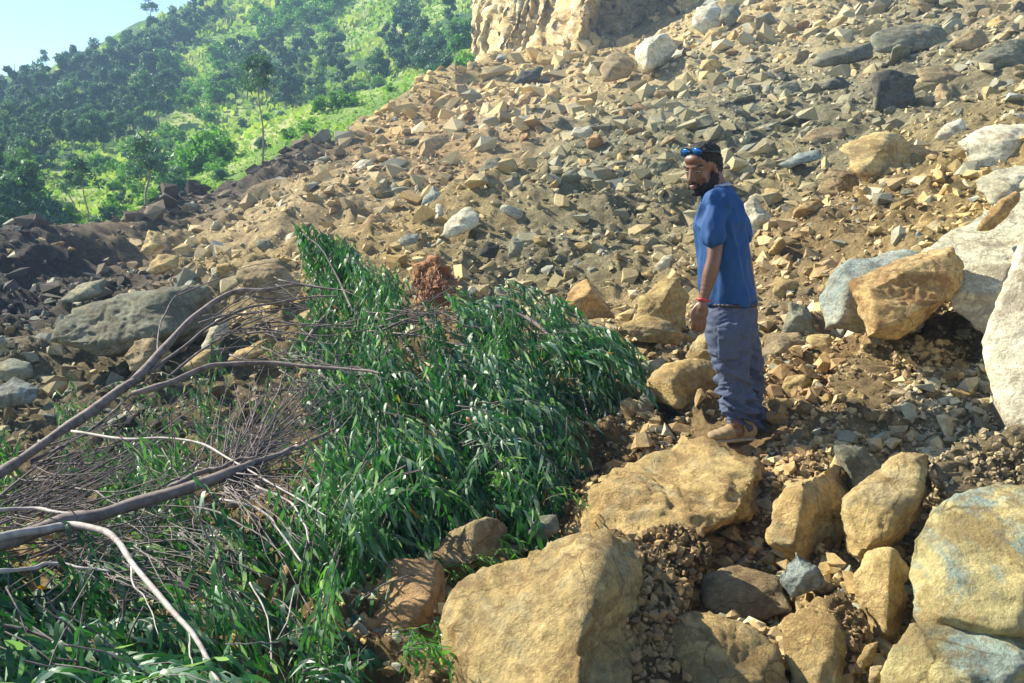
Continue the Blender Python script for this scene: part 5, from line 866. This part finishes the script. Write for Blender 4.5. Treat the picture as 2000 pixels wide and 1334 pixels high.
# --- trousers
Tr = Body()
Tr.loft([(J(1430, 668, 0), .125, .165, 0), (J(1427, 640, 0), .145, .175, 0), (J(1425, 605, 0), .145, .170, 0), (J(1425, 586, 0), .140, .162, 0)], 36, 12)
Tr.loft([(J(1446, 832, -.065), .074, .068, 0), (J(1446, 822, -.065), .086, .080, 0), (J(1441, 790, -.075), .090, .09, 0), (J(1433, 740, -.085), .098, .095, 0), (J(1427, 700, -.09), .112, .105, 0), (J(1424, 650, -.085), .130, .11, 0), (J(1425, 610, -.06), .13, .10, 0)], 32, 34)
Tr.loft([(J(1469, 834, .13), .058, .066, 0), (J(1469, 820, .13), .070, .076, 0), (J(1466, 780, .13), .080, .085, 0), (J(1460, 730, .13), .090, .09, 0), (J(1446, 680, .10), .115, .11, 0), (J(1438, 620, .07), .12, .10, 0)], 32, 30)
Tr.ell(J(1424, 672, -.195), (.062, .016, .085)); Tr.ell(J(1424, 640, -.20), (.066, .014, .022))
def tr_fold(V):
    q = (V - np.array(man.location)); z = q[:, 2]; w = ss(.55 - z, 0, .35) ; a = vnoise(np.stack([q[:, 0] * 9 + 1.2 * z * 9, q[:, 1] * 9, z * 24 + q[:, 0] * 10], -1), 8); a2 = vnoise(np.stack([q[:, 0] * 16, q[:, 1] * 16, z * 40 - q[:, 0] * 22], -1), 9); c = vnoise(q * 9, 10); cuff = (z < .14) * .004 * np.sin(np.arctan2(q[:, 1] + .06, q[:, 0] - .01) * 26); return (.008 + .018 * w) * (1 - 2.6 * np.abs(a)) + (.004 + .009 * w) * (1 - 2.6 * np.abs(a2)) + .006 * c + cuff
attach('trousers', Tr.build('trousers', .0065, 2, tr_fold), M_TROU, man)
Pk = Body(); Pk.loft([(J(1423, 702, -.198), .052, .016, 0), (J(1423, 698, -.200), .060, .022, 0), (J(1423, 672, -.205), .062, .024, 0), (J(1423, 652, -.205), .060, .022, 0)], 28, 14); Pk.loft([(J(1423, 664, -.214), .060, .020, 0), (J(1423, 646, -.212), .066, .022, 0), (J(1423, 640, -.205), .062, .016, 0)], 28, 8)
attach('cargo_pocket', Pk.build('cargo_pocket', .005, 1, lambda V: .004 * vnoise(V * 30, 3)), M_TROU, man)
Bt = Body(); 
for k in range(40): a = k / 40 * 2 * math.pi; Bt.ell(J(1425, 592, 0) + np.array([math.cos(a) * .147, math.sin(a) * .168, 0]), (.016, .016, .016), None, 1)
attach('belt', Bt.build('belt', .006, 2), plain('dark_belt', (.02, .02, .035), .6), man)
# --- boots
for (u, v, y, lab) in ((1438, 866, -.065, None), (1462, 866, .13, None)):
    Bo = Body(); a = J(u, v - 5, y); fd = np.array([-1, -.22, 0]); fd /= np.linalg.norm(fd); sd_ = np.array([fd[1], -fd[0], 0])
    for x, z, rx, ry, rz in ((-.075, .045, .05, .040, .045), (-.03, .060, .055, .042, .058), (.02, .050, .055, .043, .045), (.07, .038, .050, .046, .034), (.11, .032, .045, .044, .028), (.145, .028, .032, .038, .024), (-.045, .10, .050, .045, .05)): Bo.ell(a + fd * x + np.array([0, 0, z + .012]), (rx * 1.1, ry * 1.18, rz * 1.15), np.stack([fd, sd_, np.array([0, 0, 1.])], 1))
    bo = attach('boot', Bo.build('boot', .005, 3), M_SHOE, man)
    So = Body(); 
    for x, rx, ry in ((-.07, .050, .042), (-.02, .05, .040), (.03, .05, .044), (.08, .05, .048), (.12, .05, .046), (.145, .035, .04)): So.ell(a + fd * x + np.array([0, 0, .012]), (rx, ry, .014), np.stack([fd, sd_, np.array([0, 0, 1.])], 1))
    me = So.build('sole', .005, 2); me.materials.append(M_SOLE); local(me, man.location); o = put('sole', me); o.parent = bo
# --- hair and beard
Hb = Body(); hel(Hb, (-.022, 0, .048), (.096, .080, .080)); hel(Hb, (-.045, 0, .01), (.070, .076, .072)); hel(Hb, (-.06, 0, -.03), (.045, .060, .04))
def curl(V): return .004 * vnoise(V * 130, 3) + .004 * vnoise(V * 60, 4)
attach('hair', Hb.build('hair', .004, 2, curl), M_HAIR, man)
Bb = Body()
for k in range(15):
    t = k / 14; a = math.radians(-108 + 216 * t); Bb.ell(H(.006 + .052 * math.cos(a), .068 * math.sin(a), -.058 - .030 * math.cos(a)), np.array([.022, .016, .027]) * 1.16, HR, 2)
hel(Bb, (.062, 0, -.098), (.030, .034, .026)); hel(Bb, (.074, 0, -.094), (.018, .024, .014))
for sg in (-1, 1):
    for k in range(4): hel(Bb, (.012 - .010 * k, sg * (.066 + .003 * k), -.040 + .018 * k), (.012, .010, .014), sub=2)
    hel(Bb, (.078, sg * .026, -.066), (.009, .007, .013), sub=2)
for k in range(7): hel(Bb, (.0925 - .001 * abs(k - 3), (k - 3) * .008, -.0505), (.006, .006, .0045), sub=2)
attach('beard', Bb.build('beard', .0035, 2, curl), M_HAIR, man)
for sg in (-1, 1):
    e = Body(); hel(e, (.0700, sg * .031, .004), (.0105, .0125, .0055)); eo = attach('eye', e.build('eye', .002, 1), M_EYE, man); e = Body(); hel(e, (.0782, sg * .032, .002), (.004, .006, .005)); me = e.build('iris', .0015, 1); me.materials.append(M_PUP); local(me, man.location); o = put('iris', me); o.parent = eo
    e = Body(); 
    for k in range(5): hel(e, (.081 - .002 * abs(k - 2) - .003 * k, sg * (.016 + .010 * k), .026 + .001 * k), (.006, .007, .0045), sub=2)
    attach('eyebrow', e.build('eyebrow', .0025, 1), M_HAIR, man)
e = Body(); hel(e, (.0955, 0, -.062), (.006, .018, .0045)); hel(e, (.0925, 0, -.072), (.006, .016, .0055)); attach('lips', e.build('lips', .002, 1), M_LIP, man)
# nails
for p_, h_ in FT: 
    e = Body(); e.ell(p_ - np.array([0, .006, 0]) + h_ * .001, (.005, .003, .006), None, 2); attach('fingernail', e.build('fingernail', .0015, 1), M_NAIL, man)
# --- sunglasses pushed up, worn band at the wrist
g = empty('sunglasses', H(.07, 0, .085), 'blue mirrored sunglasses pushed up on the man\'s forehead', 'sunglasses')
for sg in (-1, 1):
    e = Body(); hel(e, (.058, sg * .034, .096), (.012, .031, .022)); me = e.build('lens', .0025, 2); me.materials.append(M_LENS); local(me, g.location); o = put('lens', me); o.parent = g
    e = Body()
    for k in range(22): a = k / 22 * 6.283; e.ell(H(.059, sg * .034 + .033 * math.cos(a), .096 + .024 * math.sin(a)), (.005,) * 3, None, 1)
    me = e.build('rim', .003, 1); me.materials.append(M_RIM); local(me, g.location); o = put('rim', me); o.parent = g
    V, T = tube(spline([H(.056, sg * .066, .098), H(.02, sg * .086, .085), H(-.03, sg * .086, .070), H(-.055, sg * .082, .045)], 14), [.0055] * 14, 6); o = put('temple_arm', mesh_tris('temple_arm', V - np.array(g.location), T), M_RIM); o.parent = g
V, T = tube([H(.068, -.010, .100), H(.070, 0, .103), H(.068, .010, .100)], [.004] * 3, 6); o = put('bridge', mesh_tris('bridge', V - np.array(g.location), T), M_RIM); o.parent = g
w = WL_ - hx * .012; V, T = [], []
ring = [w + (math.cos(a) * side + math.sin(a) * pn) * .034 for a in np.linspace(0, 2 * math.pi, 25)]; V, T = tube(ring, [.008] * 25, 8, False); put('wristband', mesh_tris('wristband', V - w, T), M_RED, loc=w, label='red bead band on the man\'s near wrist', cat='wristband')

# ------------------------------------------------------------------ the air
zs = []
hz_me = bpy.data.meshes.new('haze'); bm = bmesh.new(); bmesh.ops.create_cube(bm, size=1); bm.to_mesh(hz_me); bm.free()
m = bpy.data.materials.new('thin_air'); m.use_nodes = True; n = m.node_tree; n.nodes.clear(); out = n.nodes.new('ShaderNodeOutputMaterial'); pvn = n.nodes.new('ShaderNodeVolumePrincipled'); pvn.inputs['Color'].default_value = (.42, .66, 1.0, 1); pvn.inputs['Density'].default_value = .0013; n.links.new(pvn.outputs[0], out.inputs['Volume'])
o = put('haze', hz_me, m, kind='stuff'); o.location = (0, 165, 39); o.scale = (1100, 360, 98)
SC.cycles.volume_step_rate = 5
